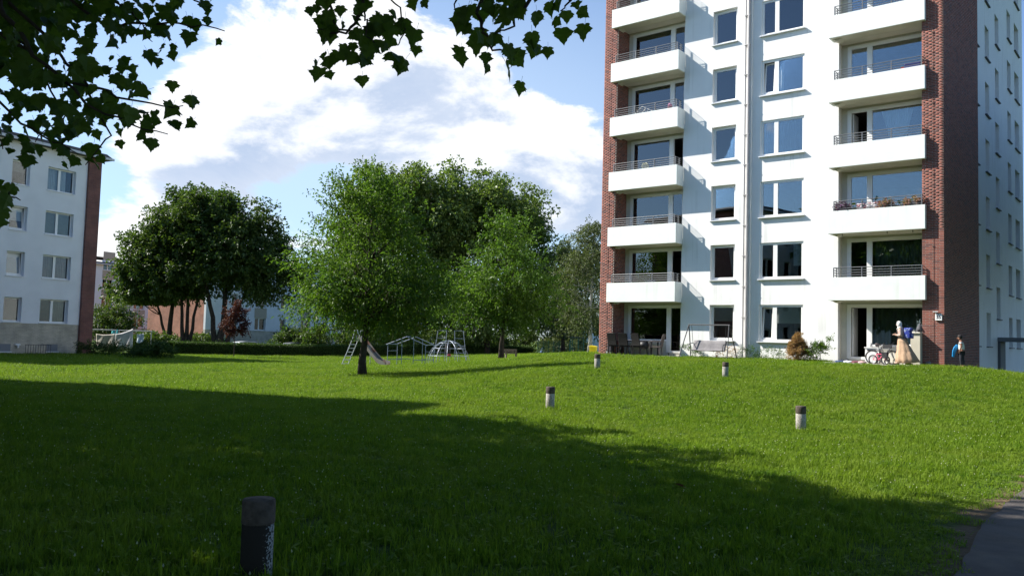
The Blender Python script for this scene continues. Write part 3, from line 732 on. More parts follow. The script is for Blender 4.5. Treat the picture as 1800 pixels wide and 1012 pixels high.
# ------------------------------------------------------------------ terraces of slabs
M_SLAB = mat('terrace_slab', (.40, .375, .33), .9, .2, vary=.15, vscale=5, bump=.3, bscale=80)
def terrace(name, u0, u1, v0, v1, zt, label, st=.5):
    t = empty(name, (MOX, MOY, MZ), MA, label); t['kind'] = 'structure'
    MB().box(u0, u1, v0, v1, -.9, zt - .045).build('bedding', mat('terrace_bed', (.22, .20, .17), .95), t)
    nu = int((u1 - u0) / st); nv = int((v1 - v0) / st); su, sv = (u1 - u0) / nu, (v1 - v0) / nv
    me = MB().box(.006, su - .006, .006, sv - .006, -.044, 0).mesh('slab'); me.materials.append(M_SLAB)
    for i in range(nu):
        for j in range(nv): link('slab', me, None, t, (u0 + i * su, v0 + j * sv, zt + random.uniform(-.006, .004)))
    return t
terrace('left_terrace', 1.16, 4.58, -1.45, .45, .10, 'paved terrace with garden chairs below the left balconies')
terrace('right_terrace', 11.85, 15.05, -1.9, .45, .125, 'paved terrace where the woman stands beside the bicycles')

# ------------------------------------------------------------------ neighbouring row houses
M_ROWWALL = mat('row_render', (.74, .75, .76), .9, .2, vary=.05, vscale=.8, bump=.2, bscale=70)
M_PLINTH = brick_mat('plinth_brick', (.52, .47, .36), (.44, .40, .32), (.33, .30, .25), .24, .085)
M_REDBR = brick_mat('pilaster_brick', (.21, .075, .055), (.15, .055, .045), (.20, .15, .13), .25, .075)
M_GABLE = brick_mat('gable_brick', (.44, .17, .10), (.38, .14, .085), (.40, .27, .20), .25, .075)
M_ROOF = mat('roof_dark', (.09, .085, .09), .8)
M_GUTTER = mat('gutter_zinc', (.55, .56, .58), .5, .4)
M_TAN = mat('tan_panel', (.42, .36, .28), .8)
M_GLASS_LOW = glass_mat('old_window_glass', 1.45, (.72, .76, .78))
def row_house(name, org, ang, label, wins, length, depth, gable_m, z_base, storeys=4, eave=11.75, pilaster=True, panel=False, plinth=.82, over=.55, first=-.81, curt=None, detail=True):
    global M_GLASS
    tower_glass, M_GLASS = M_GLASS, M_GLASS_LOW
    t = empty(name, org, ang, label, 'building')
    b = MB(); zs = [(.9 + k * STO, 2.36 + k * STO) for k in range(storeys)]
    ws = sorted([w for w in wins], key=lambda w: w[0]); e = [-length] + [q for w in ws for q in (w[0], w[1])] + [0.]
    for i in range(0, len(e), 2): b.box(e[i], e[i + 1], 0, .3, plinth, eave)
    for w in ws:
        z = plinth
        for z0, z1 in zs: b.box(w[0], w[1], 0, .3, z, z0); z = z1
        b.box(w[0], w[1], 0, .3, z, eave)
    b.build('wall', M_ROWWALL, t)
    b = MB(); b.box(-length, 0, .012, .3, z_base, plinth - .003); b.build('plinth', M_PLINTH, t)
    g = MB(); g.box(-.3 if pilaster else -.02, -.003, .303, depth, z_base, eave); g.box(-length, -length + .3, .303, depth, z_base, eave); g.box(-length + .31, -.31, depth - .3, depth, z_base, eave); g.build('gable_wall', gable_m, t)
    if pilaster: MB().box(0.003, .905, -.16, depth, z_base, eave).build('brick_pilaster', M_REDBR, t)
    b = MB(); b.box(-length + .3, -.32, 4.3, 4.4, z_base, eave - .1)
    for k in range(storeys + 1): b.box(-length + .3, -.32, .31, 4.3, k * STO - .1, k * STO + .05)
    b.build('room_walls', M_ROOM, t)
    x1 = (.905 if pilaster else 0) + over
    r = MB(); r.box(-length - over, x1, -over, depth + over, eave + .003, eave + .12); r.prism([(-length - over, eave + .123), (x1, eave + .123), (x1 - .5, eave + .35), (-length - over + .5, eave + .35)], -over + .02, depth + over - .02)
    rf = r.build('roof', M_ROOF, t); MB().box(-length - over, x1, -over - .1, -over - .003, eave - .02, eave + .13).build('gutter', M_GUTTER, rf)
    for j, w in enumerate(ws):
        dbl = w[1] - w[0] > 1.5
        for k, (z0, z1) in enumerate(zs):
            mull = ((w[0] + w[1]) / 2 - .05,) if dbl else ()
            c = (curt or {}).get((j, k))
            place_window(t, w[0] + .003, w[1] - .003, z0, z1, .20, mull, sill_v=-.06, curt=c, fw=.08, msize=.16, tilt=0 if (not dbl and k in (1, 2) and detail) else None)
            if panel and dbl: MB().box(w[0] - .1, w[1] + .1, -.02, -.003, z1 + .02, z0 + STO - .06).build('panel', M_TAN, t)
    M_GLASS = tower_glass
    return t
lwins = [(-2.73, -.81), (-5.02, -3.90), (-7.9, -6.0), (-10.2, -9.1), (-13.0, -11.1)]
ws = sorted(lwins); jd = ws.index((-2.73, -.81)); js = ws.index((-5.02, -3.90))
cur = {(jd, 3): [('w', 0, .5), ('w', .55, .8)], (jd, 2): [('db', 0, .5, .05), ('db', .48, 1, .05)], (jd, 1): [('r', 0, .5), ('r', .5, 1)], (jd, 0): [('d', 0, .2), ('d', .55, 1)],
       (js, 3): [('db', 0, 1, .55)], (js, 2): [('wb', 0, 1, .4)], (js, 1): [('wb', 0, 1, .1)]}
lb = row_house('row_house', (LOX, LOY, LZ), LA, 'white four-storey house with brick corner at the left edge of the lawn', lwins, 16, 11, M_REDBR, -1.3, curt=cur)
# cellar windows and railings of the light well
for a, c in ((-2.13, -1.40), (-5.1, -4.45)):
    q = MB(); q.box(a, c, -.02, .008, -.87, -.43); w = q.build('cellar_window', mat('cellar_grey', (.20, .21, .22), .6), lb)
    MB().box(a - .06, c + .06, -.08, .0, -.93, -.874).build('sill', M_SILL, w)
b = MB()
for i in range(11): b.path([(-4.1 + i * .16, -.9, -1.1), (-4.1 + i * .16, -.9, -.45)], .012, 5)
b.path([(-4.15, -.9, -.45), (-2.45, -.9, -.45)], .016, 6); b.path([(-4.15, -.9, -.98), (-2.45, -.9, -.98)], .012, 6); b.path([(-2.5, -.9, -.45), (-2.5, -.05, -.45)], .016, 6)
b.build('railing', M_STEEL, lb)
b = MB(); b.box(-6.5, -2.4, -1.05, -.92, -1.3, -1.0); b.build('light_well_wall', mat('dark_clinker', (.10, .05, .045), .8), lb)
b = MB(); b.box(-4.2, -3.9, -.12, .0, -.5, -.42); b.lathe([(.05, -.16), (.06, -.02), (.02, .02)], (-4.05, -.12, -.5), 10); b.build('wall_lamp', M_FRAME, lb)

row_house('brick_gable_house', (-34.45, 95, .95), LA, 'long white house with red brick gable behind the maples', [(2 + 4.2 * i, 3.9 + 4.2 * i) if i % 2 else (2.3 + 4.2 * i, 3.3 + 4.2 * i) for i in range(-12, -1)] , 52, 9.2, M_GABLE, -1.5, storeys=3, eave=9.2, pilaster=False, panel=True, detail=False).location = (-34.45 + 52 * math.cos(LA), 95 + 52 * math.sin(LA), .95)
row_house('far_row_house', (-60.2 + 34 * math.cos(LA), 121 + 34 * math.sin(LA), .9), LA, 'far pale house with tan window panels between brick corner and dark tree', [(-32.6, -30.8), (-27, -25), (-22, -20), (-16, -14)], 34, 10, M_ROWWALL, -1.5, storeys=4, eave=9.9, pilaster=False, panel=True, detail=False)
row_house('shading_row_house', (-17.6, 22.5, .95), LA, 'row house outside the left edge that throws the long shadow', [(-2.7, -.8), (-5, -3.9), (-7.9, -6), (-11, -9)], 26, 11, M_REDBR, -1.3, eave=11.75, detail=False)
# ------------------------------------------------------------------ trees
def bark(name, c): return mat(name, c, .95, .1, vary=.3, vscale=5, bump=.9, bscale=22)
M_BARK = bark('bark_dark', (.050, .042, .034)); M_BARKL = bark('bark_birch', (.34, .33, .30))
LEAF_CHERRY = leaf_mat('cherry_leaf', (.045, .105, .014), (.115, .185, .028), .45, .45, spec=.3)
LEAF_MAPLE = leaf_mat('maple_leaf', (.040, .078, .016), (.100, .140, .030), .36, .5, spec=.35)
LEAF_LINDEN = leaf_mat('linden_leaf', (.068, .122, .026), (.180, .235, .060), .38, .45, spec=.4)
LEAF_BIRCH = leaf_mat('birch_leaf', (.055, .078, .028), (.125, .150, .062), .33, .5)
LEAF_PLANE = leaf_mat('plane_leaf', (.048, .095, .014), (.095, .155, .025), .45, .5)
LEAF_RED = leaf_mat('plum_leaf', (.050, .016, .016), (.11, .035, .030), .3, .5)
LEAF_HEDGE = leaf_mat('hedge_leaf', (.035, .070, .014), (.075, .130, .026), .3, .5)
LEAF_DRY = leaf_mat('dry_needle', (.26, .13, .06), (.50, .33, .18), .25, .8)

def leaves_mesh(name, P, D, L, W, var, upbias=.5, fold=.18):
    """one folded two-triangle leaf per row: P base, D direction of the tip"""
    n = len(P); D = D / (np.linalg.norm(D, axis=1)[:, None] + 1e-9)
    up = R.normal(0, .6, (n, 3)); up[:, 2] += upbias * 2
    S_ = np.cross(D, up); S_ /= np.linalg.norm(S_, axis=1)[:, None] + 1e-9; Nn = np.cross(S_, D)
    L = np.asarray(L)[:, None] if hasattr(L, '__len__') else L; W = np.asarray(W)[:, None] if hasattr(W, '__len__') else W
    mid = P + D * L * .5
    V = np.stack([P, mid - S_ * W * .5 + Nn * L * fold, P + D * L - np.array([0, 0, .12]) * L, mid + S_ * W * .5 + Nn * L * fold], 1).reshape(-1, 3)
    o = np.arange(n)[:, None] * 4; F = np.concatenate([o + [0, 1, 2], o + [0, 2, 3]], 1).reshape(-1, 3)
    return mesh_np(name, V, F, np.repeat(var, 4))

def curve(p, q, sag, n=5):
    p, q = np.asarray(p, float), np.asarray(q, float); t = np.linspace(0, 1, n)[:, None]; m = (p + q) / 2 + np.asarray(sag, float)
    return (1 - t) ** 2 * p + 2 * t * (1 - t) * m + t ** 2 * q

def in_env(env, n, shell=.36):
    """points in a union of ellipsoids, denser towards the surface"""
    w = np.array([e[3] * e[4] * e[5] for e in env]) ** .75; k = R.choice(len(env), n, p=w / w.sum()); E_ = np.array(env)[k]
    d = R.normal(0, 1, (n, 3)); d /= np.linalg.norm(d, axis=1)[:, None]; r = R.uniform(0, 1, n) ** shell
    return E_[:, :3] + d * r[:, None] * E_[:, 3:], d * r[:, None]

def make_tree(name, label, base, env, trunks, leafm, barkm=None, n_clump=90, shoots=16, leaves=15, leaf=.11, aspect=.48, shoot_len=.7, clump_r=.6, radial=.8, up=.35, droop=.2, trunk_top=.6, group=None, cat='tree', limbs=True, var_c=.45, floor=None):
    t = empty(name, base, 0, label, cat, group); b = MB()
    C, rel = in_env(env, n_clump)
    if floor is not None: C[:, 2] = np.maximum(C[:, 2], floor + R.uniform(0, .5, n_clump))
    cen = np.average(np.array(env)[:, :3], axis=0, weights=[e[3] ** 2 for e in env])
    stems = []
    for (x, y, lx, ly, h, r0) in trunks:
        pts = curve((x, y, -.25), (x + lx, y + ly, h), (lx * -.15, ly * -.15, 0), 9)
        rr = r0 * (1 - np.linspace(0, 1, 9) ** 1.1 * .72); rr[0] = r0 * 1.55; rr[1] = r0 * 1.08
        pts[1:-1] += R.normal(0, r0 * .22, (7, 3)) * [1, 1, 0]
        b.path(pts, rr, 10); stems.append((pts, rr))
    b.build('trunk', barkm or M_BARK, t, smooth=True)
    if limbs:
        lb_ = MB()
        for c in C[: min(n_clump, 110)]:
            s, rr = min(stems, key=lambda s_: np.linalg.norm(s_[0][-1][:2] - c[:2]) + R.uniform(0, .6))
            k = int(np.clip(np.searchsorted(s[:, 2], c[2] - .55 * np.linalg.norm(s[-1][:2] - c[:2]) - .4), 3, 8)); p = s[k]
            ln = np.linalg.norm(c - p); pts = curve(p, c, (0, 0, ln * .10), 6); pts[1:-1] += R.normal(0, ln * .025, (4, 3))
            lb_.path(pts, np.linspace(min(rr[k] * .55, .012 * ln + .02), .008, 6), 5, caps=False)
        lb_.build('limbs', barkm or M_BARK, t, smooth=True)
    # shoots fan out of every clump, leaves sit along the shoots
    ns = n_clump * shoots; ci = np.repeat(np.arange(n_clump), shoots)
    o = R.normal(0, clump_r * .5, (ns, 3)) * [1, 1, .7]; org = C[ci] + o
    out = (org - cen); out /= np.linalg.norm(out, axis=1)[:, None] + 1e-9
    d = out * radial + R.normal(0, .55, (ns, 3)); d[:, 2] += up; d /= np.linalg.norm(d, axis=1)[:, None]
    ln = shoot_len * R.uniform(.5, 1.35, ns)
    nl = ns * leaves; si = np.repeat(np.arange(ns), leaves); tt = np.tile(np.linspace(.1, 1, leaves), ns) + R.normal(0, .04, nl)
    P = org[si] + d[si] * (ln[si] * tt)[:, None]; P[:, 2] -= droop * ln[si] * tt ** 2
    side = R.normal(0, 1, (nl, 3)); D = d[si] * .7 + side * .75; D[:, 2] -= .25 + droop * .8
    P = P + side * leaf * .25
    cv = np.clip(R.normal(var_c, .16, n_clump), 0, 1)
    var = np.clip(cv[ci][si] + R.normal(0, .16, nl), 0, 1); Lf = leaf * R.uniform(.65, 1.25, nl)
    if floor is not None: k = P[:, 2] > floor - .35; P, D, var, Lf = P[k], D[k], var[k], Lf[k]
    link('crown', leaves_mesh('crown', P, D, Lf, Lf * aspect, var), leafm, t)
    return t

def gpos(x, y): return (float(x), float(y), gz(x, y))
def gp(px, Y): a = at_y(px, 600, Y); return gpos(a[0], a[1])

make_tree('cherry_tree', 'young cherry tree with dark trunk standing nearest on the lawn', gpos(-6.15, 35.4), [(-.1, 0, 4.4, 3.1, 2.9, 2.2), (.1, 0, 6.3, 2.1, 2.0, 2.0), (.1, 0, 7.4, 1.1, 1.1, 1.0), (-1.5, .2, 3.5, 2.0, 2.0, 1.4), (1.6, 0, 3.5, 2.0, 2.0, 1.4)], [(0, 0, .15, 0, 6.6, .15)], LEAF_CHERRY,
          n_clump=150, shoots=14, leaves=15, leaf=.15, aspect=.45, shoot_len=.85, clump_r=.75, up=.42, droop=.3, floor=1.85, group='cherry trees on the lawn', var_c=.5)
make_tree('cherry_tree', 'smaller pointed cherry tree beside the playground dome', gpos(-.5, 48), [(.0, 0, 4.2, 2.9, 2.7, 1.9), (.4, 0, 6.2, 1.4, 1.4, 2.2), (1.2, 0, 3.6, 2.4, 2, 1.4), (-1.7, 0, 3.2, 1.9, 2, 1.2)], [(0, 0, .2, 0, 6.4, .15)], LEAF_CHERRY,
          n_clump=130, shoots=13, leaves=14, leaf=.17, aspect=.45, shoot_len=.9, clump_r=.75, up=.5, droop=.3, floor=1.7, group='cherry trees on the lawn', var_c=.42)
# maples behind the hedge
a = gp(297, 78)
make_tree('maple_tree', 'dark maple with single trunk, leftmost of the broad maple group', a, [(-.8, 0, 8.0, 3.9, 3.6, 3.6), (-2.6, 0, 5.2, 2.4, 3, 2.2), (1.2, 0, 10.4, 3.0, 3, 2.8)], [(0, 0, .3, 0, 8, .26), (-.1, .1, -2.2, .3, 6.5, .16)], LEAF_MAPLE,
          n_clump=145, shoots=14, leaves=16, leaf=.28, aspect=.72, shoot_len=.95, clump_r=1.0, up=.3, floor=4.5, group='maples behind the hedge', var_c=.35)
a = gp(325, 77)
make_tree('maple_tree', 'dark maple with three slender stems in the middle of the maple group', a, [(.6, 0, 10.6, 4.0, 3.6, 3.9), (0, 0, 7.2, 3.4, 3, 2.5)], [(-.2, 0, -.7, 0, 9, .19), (.05, .1, .15, 0, 10, .19), (.35, 0, 1.3, 0, 8.5, .17)], LEAF_MAPLE,
          n_clump=145, shoots=14, leaves=16, leaf=.28, aspect=.72, shoot_len=.95, clump_r=1.0, up=.3, floor=5.1, group='maples behind the hedge', var_c=.4)
a = gp(384, 76)
make_tree('maple_tree', 'spreading dark maple with thick forked trunk at the right of the maple group', a, [(1.2, 0, 9.8, 4.2, 3.8, 3.8), (4.0, 0, 7.2, 2.7, 3, 2.8), (-.6, 0, 11.6, 3.0, 3, 2.6)], [(-.1, 0, -2.0, 0, 8.5, .26), (.2, .1, .3, 0, 10.5, .30), (.5, 0, 2.6, 0, 8, .22)], LEAF_MAPLE,
          n_clump=165, shoots=14, leaves=15, leaf=.28, aspect=.72, shoot_len=1.1, clump_r=1.0, up=.3, floor=4.4, group='maples behind the hedge', var_c=.33)
# lindens behind the playground
a = gp(690, 82)
make_tree('linden_tree', 'huge dense linden rising behind the nearer cherry tree', a, [(-.3, 0, 9.8, 6.2, 5, 6.0), (-2.0, 0, 13.6, 4.6, 4, 4.4), (2.5, 0, 13.8, 4.4, 4, 4.6), (4.8, 0, 13.2, 3.4, 3.6, 4.4), (0, -1, 4.5, 5.8, 4, 2.8)], [(0, 0, .2, 0, 12, .42)], LEAF_LINDEN,
          n_clump=310, shoots=15, leaves=13, leaf=.34, aspect=.62, shoot_len=1.25, clump_r=1.1, up=.3, droop=.35, floor=1.3, group='lindens behind the playground', var_c=.5)
a = gp(852, 84)
make_tree('linden_tree', 'huge dense linden rising behind the playground dome', a, [(0, 0, 10.2, 5.8, 5, 6.2), (-1.4, 0, 14.6, 4.4, 4, 4.4), (2.4, 0, 13.4, 3.8, 4, 5.0), (.5, -1, 4.5, 5.5, 4, 2.8)], [(0, 0, .2, 0, 12, .42)], LEAF_LINDEN,
          n_clump=250, shoots=15, leaves=13, leaf=.34, aspect=.62, shoot_len=1.25, clump_r=1.1, up=.3, droop=.35, floor=1.3, group='lindens behind the playground', var_c=.45)
# weeping birches beside the tall house
for px, Y, h, rx, lab in ((1036, 72, 12.4, 2.3, 'weeping birch right beside the brick corner of the tall house'), (990, 80, 11.5, 2.6, 'weeping birch between the lindens and the green gate')):
    a = gp(px, Y)
    make_tree('birch_tree', lab, a, [(0, 0, h * .55, rx, rx, h * .33), (.2, 0, h * .74, rx * .7, rx * .7, h * .26), (-.3, 0, h * .36, rx * .95, rx, h * .16)], [(0, 0, .2, 0, h * .86, .17)], LEAF_BIRCH, M_BARKL if px > 1000 else M_BARK,
              n_clump=85, shoots=13, leaves=17, leaf=.17, aspect=.6, shoot_len=1.3, clump_r=.7, radial=.6, up=-.1, droop=.9, floor=1.9, group='weeping birches by the tall house', var_c=.5)
a = gp(1003, 98)
make_tree('far_tree', 'dark round tree showing between the linden and the birch', a, [(0, 0, 9.0, 3.4, 3.4, 5.0), (0, 0, 4, 3.2, 3, 2.6)], [(0, 0, 0, 0, 9, .25)], LEAF_MAPLE, n_clump=70, shoots=12, leaves=14, leaf=.34, aspect=.7, shoot_len=1.2, clump_r=1.0, floor=1.0)
a = gp(197, 68)
make_tree('small_tree', 'small dark tree behind the washing lines', a, [(0, 0, 2.5, 1.9, 1.7, 1.0), (-.6, 0, 1.6, 1.4, 1.4, .8), (.8, 0, 2.0, 1.2, 1.2, .8)], [(.3, 0, -.7, 0, 2.4, .09), (.3, 0, .4, 0, 2.6, .08)], LEAF_MAPLE, n_clump=55, shoots=12, leaves=12, leaf=.17, aspect=.6, shoot_len=.6, clump_r=.5, floor=1.0)
make_tree('plum_tree', 'little purple-leaved tree on a thin stem before the hedge', gpos(-19.5, 59.6), [(0, 0, 3.0, .62, .6, .85), (0, 0, 2.3, .7, .7, .6)], [(0, 0, .02, 0, 3.0, .035)], LEAF_RED, n_clump=34, shoots=10, leaves=12, leaf=.13, aspect=.7, shoot_len=.35, clump_r=.3, floor=1.5)
# shrubs behind the hedge, and the undergrowth under the lindens
for i, (px, Y, w, h, lab) in enumerate(((262, 72, 1.4, 1.0, 'dark shrub behind the washing lines and before the brick gable'), (345, 84, 2.0, .9, 'brownish shrub under the maples before the brick gable'), (590, 92, 3.6, 2.6, 'dark shrub behind the hedge left of the slide'),
        (672, 94, 4.0, 3.2, 'dark shrub behind the hedge above the slide chute'), (760, 94, 4.2, 3.0, 'dark shrub behind the hedge between house frame and dome'), (835, 95, 3.8, 2.8, 'dark shrub behind the hedge right of the dome'), (915, 97, 3.6, 3.4, 'dark shrub at the hedge end behind the bench'), (522, 93, 2.2, 2.0, 'shrub beside the entrance of the brick gable house'), (1000, 90, 2.6, 2.2, 'loose shrub left of the green gate'))):
    a = gp(px, Y)
    make_tree('shrub', lab, a, [(0, 0, h * .5, w, w * .8, h * .5)], [(0, 0, .1, 0, h * .6, .06), (.2, 0, .4, 0, h * .5, .05)], LEAF_MAPLE if i != 8 else LEAF_BIRCH, n_clump=42, shoots=12, leaves=13, leaf=.24, aspect=.65, shoot_len=.7, clump_r=.6, floor=.2, cat='shrub', group='shrubs behind the hedge', limbs=False)
make_tree('rose_bush', 'broad leafy bush with pale blossoms before the washing lines', gpos(-21.2, 50), [(0, 0, .5, 1.05, .8, .48), (.5, 0, .42, .7, .7, .42), (-1.1, .3, .42, .8, .7, .4)], [(0, 0, .1, 0, .7, .03), (.4, 0, .3, 0, .6, .03)], LEAF_HEDGE, n_clump=70, shoots=12, leaves=11, leaf=.085, aspect=.6, shoot_len=.3, clump_r=.22, floor=.1, cat='bush', limbs=False)
make_tree('bush', 'low bush climbing in front of the hanging sheets', gpos(-26.3, 53.2), [(0, 0, .3, .9, .5, .3), (.9, 0, .3, .6, .5, .28), (1.3, 0, .55, .3, .3, .3)], [(0, 0, .1, 0, .7, .03)], LEAF_HEDGE, n_clump=45, shoots=10, leaves=10, leaf=.085, aspect=.6, shoot_len=.35, clump_r=.22, floor=.1, cat='bush', limbs=False)
# trees whose crowns stand over and beside the viewer
make_tree('shade_tree', 'plane tree outside the left edge that shades the meadow', gpos(-13.2, 13.2), [(0, 0, 8.2, 4.5, 4.4, 4.4), (3.0, -4.6, 10.2, 3.4, 3.2, 2.6), (-1.5, 3.9, 10.3, 2.2, 2.3, 2.2)], [(0, 0, 0, 0, 9, .3)], LEAF_PLANE, n_clump=170, shoots=12, leaves=10, leaf=.38, aspect=.8, shoot_len=1.1, clump_r=1.0, floor=3.5, limbs=False)

for (x, y, r, h, lab) in ((-12.0, 7.4, 4.5, 8.0, 'plane tree left of the viewer beside the footpath'), (-18.5, 8.5, 5.0, 8.5, 'plane tree at the gable of the shading house'), (-9.5, -5.5, 5.0, 9.0, 'unseen plane tree added behind the viewer to the left against sky light'), (2.5, -9.0, 5.5, 9.0, 'unseen plane tree added straight behind the viewer to hold off sky light'), (10.5, -6.5, 5.0, 9.0, 'unseen plane tree added behind the viewer to the right against sky light'), (30.2, 33.8, 5.0, 10.0, 'unseen tree added outside the right edge to shade the side wall'), (36.5, 40.5, 5.5, 11.0, 'unseen tree added outside the right edge to shade the side entrance'), (25.0, 26.0, 4.5, 8.0, 'unseen tree added outside the right edge above the footpath to block sky light')):  # trees behind the viewer and at far right are added to block skylight
    make_tree('shade_tree', lab, gpos(x, y), [(0, 0, h, r, r, 4.4)], [(0, 0, 0, 0, h, .3)], LEAF_PLANE, n_clump=80, shoots=11, leaves=9, leaf=.42, aspect=.85, shoot_len=1.1, clump_r=1.0, floor=3.5, limbs=False, group='shade trees along the footpath')
# hedge
h0 = np.array([-24.3, 60.8]); h1 = np.array([2.4, 88.6]); hd = h1 - h0; hl = np.linalg.norm(hd); hd /= hl; hn = np.array([-hd[1], hd[0]])
hz = gz(*((h0 + h1) / 2))
hedge = empty('hedge', (h0[0], h0[1], 0), math.atan2(hd[1], hd[0]), 'long low clipped hedge along the far side of the lawn', 'hedge')
n = 46; V = []; F = []
for i in range(n + 1):
    x = hl * i / n; p = h0 + hd * x; z = gz(*p)
    for (v, zz) in ((.06, -.1), (.04, .78), (.12, .84), (.78, .84), (.86, .78), (.86, -.1)): V.append((x, v + random.uniform(-.03, .03), z + zz + random.uniform(-.02, .02) * (zz > 0)))
for i in range(n): F += [(i * 6 + j, i * 6 + j + 6, i * 6 + j + 7, i * 6 + j + 1) for j in range(5)]
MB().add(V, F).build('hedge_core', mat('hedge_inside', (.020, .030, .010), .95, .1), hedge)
nl = 46000; x = R.uniform(0, hl, nl); face = R.choice(3, nl, p=[.55, .4, .05]); v = np.where(face == 0, R.normal(.0, .035, nl), R.uniform(0, .9, nl)); z = np.where(face == 0, R.uniform(-.02, .9, nl), .86 + R.normal(0, .04, nl) + (R.random(nl) < .06) * R.exponential(.08, nl))
gz_ = ground(h0[0] + hd[0] * x, h0[1] + hd[1] * x); P = np.column_stack([x, v, z + gz_]); D = R.normal(0, .7, (nl, 3)); D[:, 2] += .5; D[:, 1] -= .5 * (face == 0)
Lf = R.uniform(.05, .11, nl); tag(link('hedge_leaves', leaves_mesh('hedge_leaves', P, D, Lf, Lf * .6, np.clip(R.normal(.45, .22, nl), 0, 1)), LEAF_HEDGE, hedge), kind='stuff')

# ------------------------------------------------------------------ near plane tree with hanging leaves
def plane_leaf_mesh(seed):
    r = random.Random(seed)
    half = [(.0, .0), (.10, -.07), (.30, -.06), (.47, .06), (.40, .13), (.46, .22), (.66, .36), (.52, .42), (.56, .52), (.40, .52), (.32, .62), (.24, .66), (.20, .80), (.10, .86), (.0, 1.06)]
    half = [(x * r.uniform(.86, 1.12), y + r.uniform(-.03, .03)) for x, y in half]; half[0] = (0, 0); half[-1] = (0, half[-1][1])
    out = half + [(-x * r.uniform(.9, 1.1), y + r.uniform(-.02, .02)) for x, y in half[-2:0:-1]]
    curl = r.uniform(.10, .38); bend = r.uniform(-.15, .45); n = len(out)
    f = lambda x, y: (x, y, curl * abs(x) - bend * y * y * .6 + .05 * math.sin(9 * y + seed) * abs(x) * 2)
    V = [f(0, .38)] + [f(x, y) for x, y in out]; F = [(0, 1 + i, 1 + (i + 1) % n) for i in range(n)]
    q = MB().add(V, F)
    for a, c in (((0, -.42), (0, .0)),): q.path([(0.02, -.42, -.06), (0, -.2, -.01), (0, 0, 0)], [.012, .010, .012], 4)
    me = q.mesh('leaf'); a = me.attributes.new('var', 'FLOAT', 'POINT'); a.data.foreach_set('value', np.full(len(me.vertices), r.uniform(.1, .8), np.float32)); me.materials.append(LEAF_PLANE); return me
plane = empty('plane_tree', (-4.6, .4, gz(-4.6, .4)), 0, 'plane tree whose dark leafy twigs hang into the top of the view', 'tree')
bx, by, bz = plane.location
def loc(p): return np.asarray(p, float) - np.array([bx, by, bz])
b = MB(); tp = curve((0, 0, -.2), (.4, 1.6, 8.5), (-.1, -.2, 0), 9); b.path(tp, [.42, .33, .31, .29, .27, .24, .2, .16, .1], 14); b.build('trunk', mat('plane_bark', (.22, .20, .15), .9, .1, col2=(.34, .32, .24), mix_scale=4, bump=.4, bscale=10), plane, smooth=True)
TW = [[(-160, -150, 6.4), (-40, -40, 6.2), (80, 60, 6.0), (150, 150, 5.9), (190, 235, 5.8), (150, 290, 5.8)], [(-80, -170, 6.6), (20, -60, 6.4), (180, 38, 6.2), (300, 40, 6.2), (395, 55, 6.2)], [(-150, -20, 6.2), (0, 60, 6.1), (120, 140, 6.0), (230, 178, 5.9), (322, 186, 5.9)],
      [(0, 10, 5.7), (60, 100, 5.7), (180, 200, 5.6), (295, 236, 5.6)], [(-160, 60, 6.6), (-40, 150, 6.5), (60, 230, 6.4), (140, 272, 6.4)], [(-170, 240, 5.4), (-60, 300, 5.4), (10, 340, 5.4), (36, 352, 5.4)], [(0, -160, 6.9), (100, -60, 6.8), (230, 22, 6.8), (268, 74, 6.8)],
      [(-120, -60, 7.2), (-40, 20, 7.1), (60, 90, 7.0), (112, 200, 7.0), (62, 250, 7.0)], [(-150, 120, 6.0), (-30, 200, 6.0), (5, 262, 6.0)], [(150, -160, 7.4), (260, -60, 7.3), (340, 2, 7.3), (372, 20, 7.3)],
      [(600, -180, 5.6), (625, -70, 5.5), (640, 20, 5.4), (600, 62, 5.4), (560, 50, 5.4)], [(625, -70, 5.5), (690, 0, 5.4), (712, 50, 5.4), (700, 80, 5.4)], [(600, -180, 5.6), (570, -50, 5.5), (585, 40, 5.5), (660, 85, 5.4)], [(640, 20, 5.4), (650, 60, 5.4), (670, 95, 5.3)],
      [(900, -190, 5.2), (850, -60, 5.1), (842, 40, 5.0), (860, 75, 5.0), (905, 105, 5.0)], [(900, -190, 5.2), (935, -60, 5.1), (925, 10, 5.0), (900, 45, 5.0), (870, 60, 5.0)], [(980, -190, 5.3), (1000, -80, 5.2), (1010, -5, 5.2), (985, 20, 5.2)], [(860, -150, 5.5), (810, -40, 5.4), (800, 20, 5.4)]]
tb = MB(); cand = []
joint = np.array([-2.2, 2.2, 5.4])
for i, tw in enumerate(TW):
    pts = [at_y(px, py, Y) for px, py, Y in tw]; P = np.array(pts); start = P[0] + (joint - P[0]) * .35 + [0, 0, .5]
    if i not in (11, 13): P = np.concatenate([[joint + [0, 0, .4]], [start], P]) if False else P
    dense = []
    for a, c in zip(P[:-1], P[1:]): dense += [a + (c - a) * t for t in np.linspace(0, 1, 5, endpoint=False)]
    dense.append(P[-1]); dense = np.array(dense); dense[1:-1] += R.normal(0, .012, (len(dense) - 2, 3))
    up_ = [loc(dense[0] + (np.array([-2.6, 3.2, 6.6]) - dense[0]) * s) + [0, 0, .25 * math.sin(s * 3.1)] for s in (1., .75, .5, .25)]
    if i not in (11, 13): tb.path(up_ + [loc(q) for q in dense], np.linspace(.022, .0035, len(dense) + 4), 6)
    else: tb.path([loc(q) for q in dense], np.linspace(.007, .0035, len(dense)), 6)
    left = tw[-1][0] < 450; step = .034 if left else .030
    for a, c in zip(dense[:-1], dense[1:]):
        m = max(1, int(np.linalg.norm(c - a) / step + R.random()))
        for _ in range(m):
            p = a + (c - a) * R.random(); s = .15 if left else .11
            cand.append(p + R.normal(0, s, 3) * [1, 1.3, .75] - [0, 0, .02])
